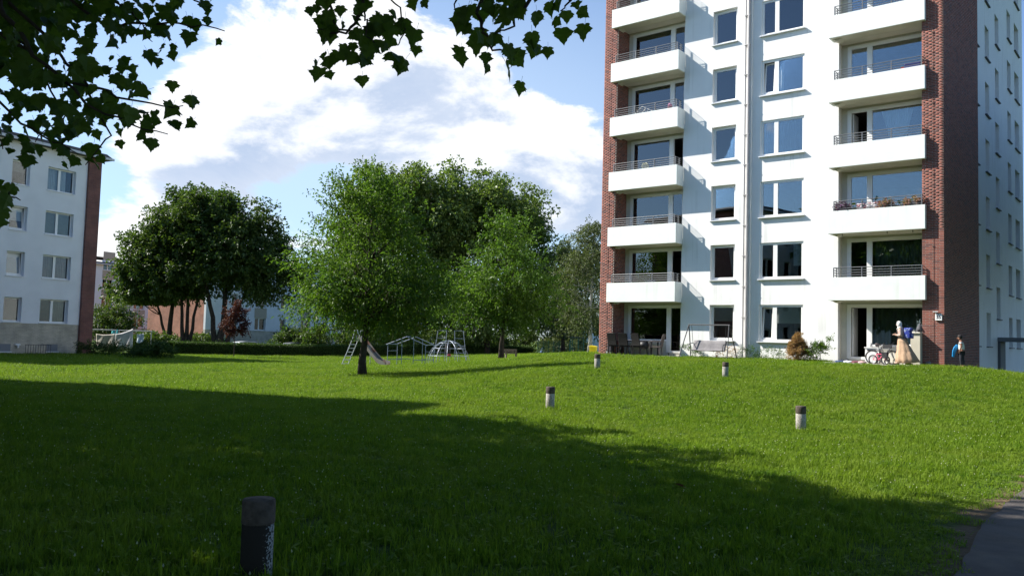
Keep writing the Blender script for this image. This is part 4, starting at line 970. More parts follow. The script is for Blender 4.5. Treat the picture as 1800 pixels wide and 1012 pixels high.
poly_pts = []
while len(poly_pts) < 140:                                       # the thick of the branch at the upper left
    px, py = R.uniform(-120, 330), R.uniform(-60, 270)
    if px < 300 - .75 * max(py, 0) + 30 * math.sin(py * .06): poly_pts.append(at_y(px, py, R.uniform(5.6, 8.2)))
cand += poly_pts; tb.path([loc((-2.6, 3.2, 6.6)), tp[6] + [.0, 0, 0]], [.03, .07], 8)
tb.build('twigs', M_BARK, plane, smooth=True)
cand = np.array(cand); px, py, dd = pix(cand[:, 0], cand[:, 1], cand[:, 2]); vis = (px > -40) & (px < 1840) & (py > -50)
cut = ((py > 235) & (px < 400) & (R.random(len(px)) < .45)) | ((px > 400) & (px < 515)) | ((px > 755) & (px < 772)) | (px > 1060) | (py > 385) | ((px > 340) & (px < 450) & (py > 105)) | ((py > 305) & (px > 60))
cand, vis, dd = cand[~cut], vis[~cut], dd[~cut]
leafs = [plane_leaf_mesh(s) for s in range(10)]
order = np.argsort(np.where(vis, dd, 99)); n_single = min(300, int(vis.sum()))
def leaf_matrix(p):
    view = np.array([0, 0, 1.6]) - p; view /= np.linalg.norm(view)
    tip = R.normal(0, .42, 3); tip[2] -= 1.0; tip /= np.linalg.norm(tip); nrm = view * R.choice([1, 1, -1]) + R.normal(0, .55, 3); nrm -= tip * (nrm @ tip); nrm /= np.linalg.norm(nrm); sx = np.cross(tip, nrm)
    s = R.uniform(.058, .125); q = loc(p) - tip * 0
    return Matrix(((sx[0] * s, tip[0] * s, nrm[0] * s, q[0]), (sx[1] * s, tip[1] * s, nrm[1] * s, q[1]), (sx[2] * s, tip[2] * s, nrm[2] * s, q[2]), (0, 0, 0, 1)))
restV = []; restF = []; off = 0
for j, i in enumerate(order):
    me = leafs[int(R.integers(10))]; mw = leaf_matrix(cand[i])
    if j < n_single:
        o = link('leaf', me, None, plane); o.matrix_local = mw
    else:
        A_ = np.array(mw); vv = np.array([v.co for v in me.vertices]) @ A_[:3, :3].T + A_[:3, 3]; restV.append(vv); restF += [tuple(k + off for k in p.vertices) for p in me.polygons]; off += len(vv)
if restV: tag(MB().add(np.concatenate(restV), restF).build('foliage', LEAF_PLANE, plane), kind='stuff')
C, rel = in_env([(-3.0 - bx, 4.4 - by, 10.2, 6.4, 4.6, 3.7), (-6 - bx, .5 - by, 9.5, 5, 5, 3.5), (-6.3 - bx, 7.3 - by, 10.4, 4.8, 4.3, 2.9), (2.2 - bx, 5.2 - by, 11.0, 6.2, 5.4, 2.6)], 390); ns = 390 * 13  # last crown lobe is added out of view to block overhead skylight
org = np.repeat(C, 13, 0) + R.normal(0, .6, (ns, 3)); d = R.normal(0, 1, (ns, 3)); nl = ns * 10; P = np.repeat(org, 10, 0) + np.repeat(d, 10, 0) * np.tile(np.linspace(0, .7, 10), ns)[:, None]
Lf = R.uniform(.2, .34, nl); D = R.normal(0, .6, (nl, 3)); D[:, 2] -= .4
tag(link('crown', leaves_mesh('crown', P, D, Lf, Lf * .9, np.clip(R.normal(.4, .2, nl), 0, 1)), LEAF_PLANE, plane), kind='stuff')
# ------------------------------------------------------------------ bollards
M_CONC = mat('bollard_concrete', (.38, .36, .33), .9, .2, bump=.5, bscale=60, vary=.25, vscale=9, col2=(.17, .15, .12), mix_scale=38, mix_lo=.50, mix_hi=.66)
def shade_tone_mat():  # near post's shade painted dark, its lit right edge as pale flakes
    m = bpy.data.materials.new('bollard_shade_tone'); m.use_nodes = True; nt = m.node_tree; b_ = nt.nodes['Principled BSDF']; b_.inputs['Roughness'].default_value = .9; b_.inputs['Specular IOR Level'].default_value = .1
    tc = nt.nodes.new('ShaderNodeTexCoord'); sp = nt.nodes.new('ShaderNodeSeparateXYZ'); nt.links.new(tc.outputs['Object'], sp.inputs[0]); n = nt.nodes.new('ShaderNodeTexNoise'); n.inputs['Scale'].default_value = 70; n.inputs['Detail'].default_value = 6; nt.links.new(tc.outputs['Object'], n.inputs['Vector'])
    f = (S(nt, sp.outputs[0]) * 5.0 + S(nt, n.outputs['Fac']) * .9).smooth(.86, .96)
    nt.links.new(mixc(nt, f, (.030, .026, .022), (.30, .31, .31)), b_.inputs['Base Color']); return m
M_CONC_SHADE = shade_tone_mat()
M_CAP = mat('bollard_cap', (.085, .068, .056), .85, .2, vary=.35, vscale=14, bump=.5, bscale=50)
post_me = MB().lathe([(.100, -.3), (.100, .355), (.097, .36)], n=24).mesh('post'); post_me.materials.append(M_CONC)
cap_me = MB().lathe([(.101, .358), (.104, .364), (.104, .495), (.098, .510), (.0, .513)], n=24).mesh('cap'); cap_me.materials.append(M_CAP)
for (x, y), lab, tilt in (((-1.58, 5.46), 'dark bollard in the shaded grass nearest the viewer', 0), ((5.95, 17.24), 'flaking bollard with dark cap on the sunlit lawn, nearest of those in sun', .01), ((.95, 19.46), 'flaking bollard just beyond the shadow edge in mid lawn', 0), ((3.02, 29.18), 'small bollard on the mound before the brick corner', 0), ((7.17, 28.1), 'small bollard on the mound before the garden swing', .015)):
    t = empty('bollard', gpos(x, y), 0 if x < 0 else random.uniform(0, 6), lab, 'bollard', 'bollards on the lawn'); t.rotation_euler[0] = tilt
    for me in (post_me, cap_me):
        o = link(me.name.split('.')[0], me, None, t)
        if x < 0 and me is post_me: o.data = me = me.copy(); me.materials.clear(); me.materials.append(M_CONC_SHADE)
        me.polygons.foreach_set('use_smooth', np.array([len(p.vertices) == 4 for p in me.polygons]))
fl = empty('fallen_leaf', gpos(1.96, 9.4), 0, 'curled brown fallen leaf lying in the shaded grass', 'leaf'); fl.location[2] += .05
o = link('blade', plane_leaf_mesh(77), None, fl); o.data.materials.clear(); o.data.materials.append(mat('dead_leaf', (.20, .09, .05), .8)); o.scale = (.12, .12, .12); o.rotation_euler = (.3, .4, 1)

# ------------------------------------------------------------------ playground
M_GALV = mat('galvanised', (.55, .57, .60), .45, .5, metal=.35, vary=.1); M_BLUEST = mat('blue_grey_tube', (.24, .28, .36), .45, .5, metal=.2)
M_CHUTE = mat('chute', (.26, .24, .21), .5, .4, col2=(.22, .11, .07), mix_scale=2); 
x0, y0 = -9.27, 47.2; sl = empty('playground_slide', gpos(x0, y0), 0, 'metal ladder slide on the lawn behind the cherry trunk', 'slide')
b = MB(); w = .24; wd = np.array([.55, .83, 0]) * w
for s in (-1, 1): b.path([np.array([0, 0, -.1]) + wd * s, np.array([.62, 0, 1.55]) + wd * s, np.array([.68, 0, 1.95]) + wd * s, np.array([.85, 0, 1.98]) + wd * s, np.array([.95, 0, 1.55]) + wd * s], .024, 8)
b.build('ladder_rail', M_GALV, sl)
for i in range(7):
    p = np.array([.62 * (i + .7) / 7.4, 0, 1.6 * (i + .7) / 7.4 - .05]); MB().obox(p, wd, (.04, 0, 0), (0, 0, .022)).build('rung', M_GALV, sl)
prof = [(-.24, .20), (-.23, .0), (.23, .0), (.24, .20), (.26, .20), (.25, -.03), (-.25, -.03), (-.26, .20)]
pts = [(.75, 1.50), (1.0, 1.46), (1.35, 1.1), (1.8, .62), (2.2, .26), (2.5, .16), (2.75, .14)]; V = []; F = []
dx = np.array([.9, -.42]); dx /= np.linalg.norm(dx); ny_ = np.array([-dx[1], dx[0]])
for s, z in pts:
    q = dx * (s - .75) + [.75, 0]
    for w_, h_ in prof: V.append((q[0] + ny_[0] * w_, q[1] + ny_[1] * w_, z + h_))
for i in range(len(pts) - 1): F += [(i * 8 + j, i * 8 + (j + 1) % 8, (i + 1) * 8 + (j + 1) % 8, (i + 1) * 8 + j) for j in range(8)]
MB().add(V, F).build('chute', M_CHUTE, sl)
b = MB()
for s, zt in ((1.45, 1.0), (2.4, .18)):
    q = dx * (s - .75) + [.75, 0]
    for k in (-.2, .2): b.path([(q[0] + ny_[0] * k, q[1] + ny_[1] * k, -.1), (q[0] + ny_[0] * k, q[1] + ny_[1] * k, zt)], .02, 6)
b.build('support', M_GALV, sl)
hf = empty('climbing_house', gpos(-5.7, 48.5), rad(-12), 'open tube frame shaped like a little house', 'climbing frame')
W2, D2, EH, RH = 1.12, .8, 1.24, 1.68
for i, (x, y) in enumerate([(-W2, -D2), (W2, -D2), (-W2, D2), (W2, D2), (-.28, -D2), (.42, -D2), (.42, D2)]):
    h = EH + (RH - EH) * (1 - abs(x) / W2); MB().path([(x, y, -.1), (x, y, h)], .019, 7).build('post', M_BLUEST, hf)
b = MB()
for y in (-D2, D2): b.path([(-W2 - .1, y, EH - .04), (0, y, RH), (W2 + .1, y, EH - .04)], .024, 7)
b.path([(0, -D2, RH), (0, D2, RH)], .024, 7)
for x in (-W2, W2): b.path([(x, -D2, EH), (x, D2, EH)], .022, 7)
b.build('roof_frame', M_BLUEST, hf)
b = MB()
for y in (-D2, D2): b.path([(-W2, y, .38), (-.28, y, .38)], .02, 6); b.path([(.42, y, .38), (W2, y, .38)], .02, 6)
for x in (-W2, W2): b.path([(x, -D2, .85), (x, D2, .85)], .016, 6)
b.build('seat_rail', M_BLUEST, hf)
dm = empty('climbing_dome', gpos(-4.0, 54.7), 0, 'round climbing dome of bent pale tubes', 'climbing frame'); RD_ = 1.38
for k in range(6):
    a = math.pi * k / 6; MB().path([(RD_ * math.cos(t) * math.cos(a), RD_ * math.cos(t) * math.sin(a), 1.5 * math.sin(t) - .02) for t in np.linspace(0, math.pi, 19)], .016, 6).build('hoop', M_BLUEST, dm)
for z in (.5, .98, 1.32):
    r = RD_ * math.sqrt(1 - (z / 1.5) ** 2); MB().path([(r * math.cos(t), r * math.sin(t), z) for t in np.linspace(0, 2 * math.pi, 25)[:-1]], .012, 6, closed=True).build('ring', M_BLUEST, dm)
cf = empty('ladder_tower', gpos(-4.2, 58.5), rad(10), 'taller ladder frame rising behind the climbing dome', 'climbing frame')
for x in (-.85, -.25, .3, .9): MB().path([(x * 1.35, 0, -.1), (x, 0, 2.15)], .022, 6).build('post', M_BLUEST, cf)
b = MB()
for z in (.6, 1.1, 1.6, 2.13): b.path([(-.85 - .3 * (1 - z / 2.15), 0, z), (-.25, 0, z)], .018, 6); b.path([(.3, 0, z), (.9 + .3 * (1 - z / 2.15), 0, z)], .018, 6)
b.build('rungs', M_BLUEST, cf)
bag = empty('punch_bag', gpos(-4.05, 54.6), 0, 'dark hanging seat inside the climbing dome', 'swing seat'); bag.location[2] += .55
MB().lathe([(.03, .85), (.16, .7), (.2, .3), (.15, .0), (.02, -.05)], n=12).build('sack', mat('dark_canvas', (.03, .03, .035), .9), bag, smooth=True); MB().ell((.1, -.1, .0), (.14, .12, .09)).build('cushion', mat('red_cloth', (.35, .05, .05), .8), bag, smooth=True)
# bench
bn = empty('park_bench', gpos(.05, 55), rad(8), 'low wooden bench on the lawn right of the second cherry tree', 'bench'); M_WOOD = mat('weathered_wood', (.13, .11, .09), .9, .2, vary=.2, vscale=12)
bn.location[2] += .12
for i in range(3): MB().box(-.42, .42, -.2 + i * .14, -.08 + i * .14, .30, .335).build('seat_slat', M_WOOD, bn)
for i in range(2): MB().box(-.42, .42, .22, .25, .40 + i * .11, .49 + i * .11).build('back_slat', M_WOOD, bn)
for x in (-.36, .30): MB().box(x, x + .07, -.18, .2, -.25, .298).build('leg', M_WOOD, bn); MB().box(x, x + .05, .19, .219, .0, .6).build('back_post', M_WOOD, bn)

# ------------------------------------------------------------------ washing lines
def sheet(name, p0, p1, drop0, drop1, m, label, sway=.25):
    o = empty(name, (p0[0], p0[1], 0), 0, label, 'laundry', 'laundry on the lines'); n, k = 22, 12; V = []; F = []
    for i in range(n + 1):
        t = i / n; top = np.array(p0) * (1 - t) + np.array(p1) * t - np.array([0, 0, .06 * math.sin(math.pi * t)])
        for j in range(k + 1):
            s = j / k; dr = drop0 + (drop1 - drop0) * t
            V.append((top[0] - p0[0] + .05 * s * math.sin(7 * t + 2 * s), top[1] - p0[1] - sway * s * s * .4 + .06 * s * math.sin(11 * t + 3 * s), top[2] - dr * s))
    for i in range(n): F += [(i * (k + 1) + j, i * (k + 1) + j + 1, (i + 1) * (k + 1) + j + 1, (i + 1) * (k + 1) + j) for j in range(k)]
    c = MB().add(V, F).build('cloth', m, o, smooth=True); sm = c.modifiers.new('thick', 'SOLIDIFY'); sm.thickness = .006; return o
M_POLE = mat('pole_grey', (.40, .41, .42), .5, .4)
for (xa, xb, y, lab) in ((-30.7, -28.2, 60.2, 'washing line frame nearest the brick corner of the left house'), (-27.95, -25.65, 60.2, 'washing line frame at the right, with one free post')):
    t = empty('clothes_line', gpos(xa, y), 0, lab, 'clothes line', 'washing line frames'); L_ = xb - xa
    for x in (0, L_): MB().path([(x, 0, -.2), (x, 0, 1.6)], .035, 8).build('post', M_POLE, t)
    MB().path([(-.05, 0, 1.6), (L_ + .05, 0, 1.6)], .03, 8).build('crossbar', M_POLE, t)
    b = MB()
    for k in range(4): b.path([(0 + L_ * k / 3, 0, 1.57), (0 + L_ * k / 3, 2.6, 1.55)], .006, 4)
    b.build('line', M_POLE, t)
sheet('bed_sheet', (-29.38, 59.80, 1.18), (-27.91, 59.49, 1.22), .98, 1.0, mat('linen_beige', (.58, .54, .48), .9, vary=.08), 'beige bed sheet hanging on the line behind the bush')
sheet('bed_sheet', (-27.86, 59.49, 1.20), (-26.55, 59.28, 1.62), .95, 1.35, mat('linen_grey', (.66, .66, .68), .9, vary=.08), 'pale grey sheet pulled up to a point on the line')
sheet('towel', (-26.40, 59.59, 1.25), (-25.93, 59.59, 1.32), .6, .62, mat('towel_blue', (.45, .55, .62), .9), 'light blue towel at the right end of the laundry')
sheet('towel', (-30.16, 59.70, 1.38), (-29.74, 59.70, 1.38), 1.0, .85, mat('linen_white', (.75, .75, .76), .9), 'white towel beside the brick corner')
sheet('shirt', (-29.01, 61.26, 1.56), (-28.54, 61.26, 1.52), .3, .3, mat('shirt_turquoise', (.10, .50, .52), .9), 'turquoise shirt hanging on the rear line')
lp = empty('street_lamp', gp(239, 75), 0, 'thin grey lamp post behind the washing lines', 'street lamp'); MB().path([(0, 0, -.3), (0, 0, 3.6)], [.05, .035], 8).build('pole', M_POLE, lp); MB().lathe([(.05, 3.58), (.16, 3.62), (.14, 3.78), (.03, 3.84)], n=12).build('lantern', mat('lantern', (.5, .5, .5), .4), lp)

# ------------------------------------------------------------------ cars behind the hedge
M_TYRE = mat('tyre', (.02, .02, .02), .8); M_RIM = mat('rim', (.5, .5, .52), .35, metal=.6); M_CARGL = mat('car_glass', (.03, .045, .06), .08, .9)
def car(loc_, rotz, paint, label):
    t = empty('parked_car', loc_, rotz, label, 'car', 'cars parked beyond the hedge'); W = .86
    side = [(-2.05, .30), (-2.1, .55), (-2.02, .86), (-1.75, .93), (1.15, .90), (1.85, .78), (2.05, .62), (2.08, .32), (1.75, .22), (-1.8, .22)]
    q = MB().prism(side, -W, W); bo = bevel(q.build('body', paint, t), .06, 3)
    cab = [(-1.92, .90), (-1.62, 1.38), (-.9, 1.47), (.25, 1.44), (1.12, .90)]
    b = MB(); n = len(cab); V = [(x, -W + .06 + (z - .9) * .22, z) for x, z in cab] + [(x, W - .06 - (z - .9) * .22, z) for x, z in cab]
    b.add(V, [tuple(range(n)), tuple(range(2 * n - 1, n - 1, -1))] + [(i, i + n, (i + 1) % n + n, (i + 1) % n) for i in range(n)]); bevel(b.build('cabin', paint, t), .05, 3)
    for s in (-1, 1):
        y = lambda z: s * (W - .052 - (z - .9) * .22)
        for poly in ([(-1.62, .96), (-1.45, 1.32), (-.82, 1.38), (-.72, .96)], [(-.64, .96), (-.70, 1.385), (.2, 1.36), (.90, .96)]):
            MB().add([(x, y(z), z) for x, z in poly] + [(x, y(z) + s * .008, z) for x, z in poly], [(0, 1, 2, 3), (7, 6, 5, 4)] + [(i, (i + 1) % 4, (i + 1) % 4 + 4, i + 4) for i in range(4)]).build('window', M_CARGL, t)
        for x in (-1.3, 1.3):
            wv = MB().lathe([(.2, -.1), (.3, -.09), (.31, 0), (.3, .09), (.2, .1)], n=18); w_ = MB().add([(x + v[0], s * (W - .06) + v[2], .3 + v[1]) for v in wv.V], wv.F).build('wheel', M_TYRE, t)
            rv = MB().lathe([(.2, -.02), (.18, .02)], n=14); MB().add([(x + v[0], s * (W + .04) + v[2], .3 + v[1]) for v in rv.V], rv.F).build('rim', M_RIM, w_)
        MB().box(-2.10, -2.03, s * W * .62 - .13, s * W * .62 + .13, .62, .84).build('tail_light', mat('tail_red', (.35, .02, .02), .3), t)
        MB().box(1.95, 2.06, s * W * .66 - .14, s * W * .66 + .14, .56, .70).build('headlight', mat('lamp_glass', (.7, .7, .7), .2), t)
    V = [(-1.88, -.62, .97), (-1.88, .62, .97), (-1.66, .55, 1.33), (-1.66, -.55, 1.33)]; MB().add([(x - .02, y_, z) for x, y_, z in V] + [(x + .02, y_, z) for x, y_, z in V], [(0, 1, 2, 3), (7, 6, 5, 4), (0, 4, 5, 1), (1, 5, 6, 2), (2, 6, 7, 3), (3, 7, 4, 0)]).build('rear_window', M_CARGL, t)
    V = [(1.08, -.64, .94), (1.08, .64, .94), (.36, .56, 1.40), (.36, -.56, 1.40)]; MB().add([(x + .03, y_, z + .01) for x, y_, z in V] + [(x - .01, y_, z - .01) for x, y_, z in V], [(0, 1, 2, 3), (7, 6, 5, 4), (0, 4, 5, 1), (1, 5, 6, 2), (2, 6, 7, 3), (3, 7, 4, 0)]).build('windscreen', M_CARGL, t)
    return t
def paint(n, c): return mat(n, c, .25, .6, metal=.3)
def carat(px, Y, dz=0):
    a = gp(px, Y); return (a[0], a[1], a[2] + dz)
car(carat(441, 88, -.62), rad(45), paint('paint_silver', (.55, .57, .58)), 'silver car whose roof shows above the hedge')
car(carat(528, 91, -.62), rad(45), paint('paint_grey', (.16, .17, .19)), 'dark grey car roof just above the hedge under the cherry branches')
car(carat(876, 100, -.2), rad(40), paint('paint_dark', (.09, .10, .11)), 'dark car standing in the shade at the hedge end')
car(carat(963, 112), rad(82), paint('paint_blue', (.28, .40, .60)), 'pale blue hatchback seen from behind at the end of the hedge')
car(carat(990, 116), rad(75), paint('paint_bronze', (.20, .17, .15)), 'bronze car next to the pale blue hatchback')
# gate and bin
gt = empty('garden_gate', gpos(6.35, 79.5), rad(2), 'green metal gate frame beside the yellow bin', 'gate'); M_GREEN = mat('green_paint', (.02, .16, .12), .5, .4)
for x in (-.72, -.55, .05, .55): MB().box(x - .04, x + .04, -.04, .04, -.5, 1.55).build('post', M_GREEN, gt)
b = MB()
for z in (.1, 1.5): b.box(-.5, .5, -.02, .02, z - .03, z + .03)
for i in range(9): b.box(-.48 + i * .11, -.46 + i * .11, -.012, .012, .12, 1.48)
b.build('leaf_bars', M_GREEN, gt); MB().box(-.8, .62, -.25, .25, 1.552, 1.64).build('top_beam', mat('beam_slate', (.10, .15, .17), .6), gt)
fn = empty('wire_fence', gpos(3.6, 80), 0, 'thin green wire fence running left from the gate', 'fence')
for i in range(7): MB().path([(-1.0 + i * .5, 0, -.4), (-1.0 + i * .5, 0, 1.35)], .025, 6).build('post', M_GREEN, fn)
b = MB()
for i in range(12): b.path([(-1.0, 0, .1 + i * .1), (2.0, 0, .1 + i * .1)], .008, 4)
for i in range(40): b.path([(-1.0 + i * .077, 0, .05), (-1.0 + i * .077, 0, 1.3)], .006, 4)
b.build('wire_mesh', M_GREEN, fn)
fn2 = copy_tree(fn, None, gpos(8.6, 77)); fn2.rotation_euler[2] = rad(-12); fn2['label'] = 'thin green wire fence behind the yellow bin'
yb = empty('yellow_bin', gpos(5.95, 60.5), rad(-20), 'yellow rubbish bin standing beside the brick corner', 'bin'); M_YEL = mat('bin_yellow', (.75, .56, .02), .4, .4)
yb.location[2] -= .25
b = MB(); b.add([(-.19, -.19, .06), (.19, -.19, .06), (.19, .19, .06), (-.19, .19, .06), (-.25, -.25, .72), (.25, -.25, .72), (.25, .25, .72), (-.25, .25, .72)], [(0, 3, 2, 1), (4, 5, 6, 7), (0, 1, 5, 4), (1, 2, 6, 5), (2, 3, 7, 6), (3, 0, 4, 7)]); bevel(b.build('body', M_YEL, yb), .015)
bevel(MB().prism([(-.27, .722), (.27, .722), (.26, .80), (-.14, .86), (-.27, .80)], -.27, .27).build('lid', M_YEL, yb), .015)
for s in (-.17, .17): wv = MB().lathe([(.07, -.02), (.08, 0), (.07, .02)], n=14); MB().add([(s + v[2], .2 + v[0], .08 + v[1]) for v in wv.V], wv.F).build('wheel', M_TYRE, yb)
nh = empty('pale_house', (13.5, 150, -1), rad(5), 'pale blue house wall glimpsed under the birches', 'building'); MB().box(-6, 5, 0, 8, 0, 5.2).build('wall', mat('pale_blue_render', (.55, .62, .72), .9), nh); MB().prism([(-6.5, 5.2), (5.5, 5.2), (-.5, 8)], -.4, 8.4).build('roof', M_ROOF, nh); MB().box(-3, -1.6, -.03, .1, 1.6, 3).build('window', M_CARGL, nh)

# ------------------------------------------------------------------ things on the terraces (building frame)
def mloc(u, v, z): x, y = MW(u, v); return (x, y, MZ + z)
M_WICK = mat('black_wicker', (.020, .019, .019), .8, .15, vary=.25, vscale=60, bump=.9, bscale=140); M_WICKB = mat('brown_wicker', (.13, .105, .10), .7, .3, vary=.25, vscale=60, bump=.9, bscale=140)
def chair(u, v, face, m, label, group):
    t = empty('garden_chair', mloc(u, v, .10), MA + rad(face), label, 'chair', group)
    bevel(MB().box(-.26, .26, -.25, .27, .38, .44).build('seat', m, t), .02)
    P = MB(); k = 8
    V = []; 
    for i in range(k + 1):
        z = .44 + .58 * i / k; y = .26 + .14 * (i / k) ** 1.5
        for dy in (0, .05): V += [(-.25 + .02 * i / k, y + dy, z), (.25 - .02 * i / k, y + dy, z)]
    F = [(0, 1, 3, 2), (k * 4, k * 4 + 2, k * 4 + 3, k * 4 + 1)]
    for i in range(k): a = i * 4; F += [(a, a + 4, a + 5, a + 1), (a + 2, a + 3, a + 7, a + 6), (a, a + 2, a + 6, a + 4), (a + 1, a + 5, a + 7, a + 3)]
    bevel(P.add(V, F).build('backrest', m, t, smooth=False), .012)
    for x in (-.23, .23):
        for y in (-.22, .24): MB().path([(x, y, .38), (x * 1.06, y * 1.06, 0)], [.025, .02], 6).build('leg', m, t)
        MB().path([(x * 1.14, .3, .66), (x * 1.14, -.2, .66), (x * 1.1, -.24, .62), (x * 1.04, -.23, .40)], .022, 6).build('armrest', m, t)
    return t
g = 'wicker chairs around the terrace table'
chair(1.55, -.9, 180, M_WICK, 'black wicker chair nearest the left brick pillar, its back to the lawn', g); chair(2.15, -.9, 184, M_WICK, 'black wicker chair with its back to the lawn, second from the left pillar', g)
chair(2.95, -.95, 170, M_WICK, 'low black wicker chair half hidden before the terrace table', g)
chair(3.55, -.55, -75, M_WICKB, 'brown wicker chair with high back turned sideways at the table end', g)
tt = empty('terrace_table', mloc(2.4, -.1, .10), MA, 'dark terrace table between the wicker chairs', 'table'); bevel(MB().box(-.95, .95, -.4, .4, .68, .72).build('table_top', mat('table_slate', (.10, .10, .12), .3, .5), tt), .01)
for x in (-.85, .85):
    for y in (-.32, .32): MB().box(x - .03, x + .03, y - .03, y + .03, 0, .678).build('leg', M_STEEL, tt)
kt = empty('kettle_grill', mloc(3.05, -.75, .10), MA, 'round black grill on wheels between the wicker chairs', 'grill'); MB().lathe([(.02, .28), (.16, .31), (.24, .42), (.25, .5), (.2, .62), (.06, .68), (.02, .70)], n=18).build('bowl', M_BLACK, kt, smooth=True)
for a in range(3): MB().path([(.14 * math.cos(a * 2.1), .14 * math.sin(a * 2.1), .34), (.24 * math.cos(a * 2.1), .24 * math.sin(a * 2.1), 0)], .012, 6).build('leg', M_STEEL, kt)
tr = empty('shopping_trolley', mloc(1.08, -.75, .10), MA, 'dark wheeled trolley beside the left brick pillar', 'trolley')
for y in (-.16, .16):
    wv = MB().lathe([(.03, -.02), (.085, -.018), (.09, 0), (.085, .018), (.03, .02)], n=16); w_ = MB().add([(v[0], y + v[2], .09 + v[1]) for v in wv.V], wv.F).build('wheel', M_TYRE, tr)
    rv = MB().lathe([(.05, -.022), (.05, .022)], n=12); MB().add([(v[0], y + v[2], .09 + v[1]) for v in rv.V], rv.F).build('hub', M_RIM, w_)
MB().path([(0, -.16, .09), (0, .16, .09)], .012, 6).build('axle', M_STEEL, tr); b = MB()
for y in (-.13, .13): b.path([(0, y, .09), (.05, y, .5), (.16, y, .95)], .012, 6)
b.path([(.16, -.13, .95), (.16, .13, .95)], .014, 6); b.build('frame', M_STEEL, tr); bevel(MB().box(.0, .24, -.15, .15, .14, .55).build('bag', mat('trolley_cloth', (.04, .04, .05), .9), tr), .03)
# garden swing
sw = empty('garden_swing', mloc(6.65, -1.35, .02), MA, 'garden swing seat with grey cloth and dark metal frame', 'swing'); M_SWING = mat('swing_cloth', (.21, .20, .205), .9, .1, vary=.1, vscale=8)
MB().path([(-1.0, 0, 1.54), (1.0, 0, 1.54)], .026, 8).build('top_bar', M_STEEL, sw)
for s in (-1, 1):
    MB().path([(s * .96, 0, 1.54), (s * 1.06, -.30, .75), (s * 1.15, -.62, -.08)], .024, 8).build('leg', M_STEEL, sw); MB().path([(s * .96, 0, 1.54), (s * 1.05, .3, .75), (s * 1.12, .55, -.05)], .024, 8).build('leg', M_STEEL, sw)
    MB().path([(s * .82, 0, 1.52), (s * .80, .04, 1.0), (s * .78, .06, .70)], .010, 6).build('hanger', M_STEEL, sw)
    MB().path([(s * .80, .12, .74), (s * .83, -.28, .66), (s * .83, -.34, .5), (s * .80, -.30, .38)], .018, 6).build('armrest', M_STEEL, sw)
V = []; F = []; n = 18; prof = [(.20, .84), (.14, .70), (.08, .56), (.03, .43), (-.05, .385), (-.18, .385), (-.34, .40)]
for i in range(n + 1):
    x = -.78 + 1.56 * i / n; cush = .012 * math.sin(i / n * math.pi * 3) ** 2
    for y, z in prof: V.append((x, y - cush, z + cush - .012 * math.sin(math.pi * i / n)))
for i in range(n): F += [(i * 7 + j, (i + 1) * 7 + j, (i + 1) * 7 + j + 1, i * 7 + j + 1) for j in range(6)]
c = MB().add(V, F).build('seat_cloth', M_SWING, sw, smooth=True); s_ = c.modifiers.new('thick', 'SOLIDIFY'); s_.thickness = .03
# dry conifer and plants by the wall
def plant(name, lab, u, v, env, lm, cat, **k):
    x, y = MW(u, v); return make_tree(name, lab, (x, y, gz(x, y)), env, [(0, 0, .02, 0, max(e[2] for e in env), .02)], lm, cat=cat, limbs=False, **k)
plant('dry_conifer', 'dead brown cone-shaped conifer before the white wall', 10.5, -1.0, [(0, 0, .32, .44, .44, .34), (0, 0, .6, .36, .36, .34), (0, 0, .88, .22, .22, .26), (-.04, 0, 1.06, .1, .1, .14)], LEAF_DRY, 'conifer', n_clump=150, shoots=10, leaves=12, leaf=.05, aspect=.35, shoot_len=.11, clump_r=.08, floor=.05, up=.5, droop=.1)
plant('rose_shrub', 'green leafy shrub growing beside the dead conifer', 11.35, -.75, [(-.15, 0, .45, .22, .2, .3), (.1, 0, .7, .22, .18, .22), (.45, 0, .9, .16, .14, .14), (-.2, 0, .15, .4, .25, .14)], LEAF_CHERRY, 'shrub', n_clump=32, shoots=5, leaves=9, leaf=.075, aspect=.6, shoot_len=.22, clump_r=.12, floor=.03)
for i, (u, n_) in enumerate(((8.2, 'left'), (9.2, 'middle'), (7.1, 'swing'), (5.3, 'corner'))):
    plant('wall_weeds', ('low weeds at the wall foot right of the drain pipes', 'low weeds at the wall foot under the double window', 'low weeds at the wall foot behind the swing', 'low weeds at the wall foot left of the swing')[i], u, -.42, [(0, 0, .06, .55, .16, .09)], LEAF_CHERRY if i != 2 else LEAF_DRY, 'weeds', n_clump=26, shoots=4, leaves=7, leaf=.06, aspect=.4, shoot_len=.14, clump_r=.1, floor=.02, group='weeds along the wall foot')
# right terrace: cabinet, bicycles, wheelchair, pedestal
cb = empty('white_cabinet', mloc(13.38, -.45, .125), MA, 'white side cabinet with jars on top behind the bicycles', 'cabinet'); M_CABW = mat('cabinet_white', (.78, .78, .76), .5)
bevel(MB().box(-.28, .28, -.18, .18, .02, .60).build('body', M_CABW, cb), .006); bevel(MB().box(-.31, .31, -.21, .21, .602, .64).build('top', M_CABW, cb), .006); MB().box(-.2, .12, -.192, -.181, .49, .55).build('drawer_gap', M_BLACK, cb); MB().box(-.25, .25, -.19, -.181, .06, .46).build('door', M_CABW, cb)
jr = empty('jar', mloc(13.25, -.45, .766), MA, 'pale ceramic jar standing on the white cabinet', 'jar'); MB().lathe([(.05, 0), (.08, .04), (.075, .12), (.04, .15), (.05, .17)], n=14).build('body', mat('ceramic', (.6, .58, .55), .4), jr, smooth=True)
jr = empty('flower_pot', mloc(13.52, -.45, .766), MA, 'dark pot standing on the white cabinet', 'pot'); MB().lathe([(.06, 0), (.085, .14), (.09, .16), (.07, .16)], n=14).build('body', mat('dark_pot', (.12, .09, .09), .6), jr, smooth=True)
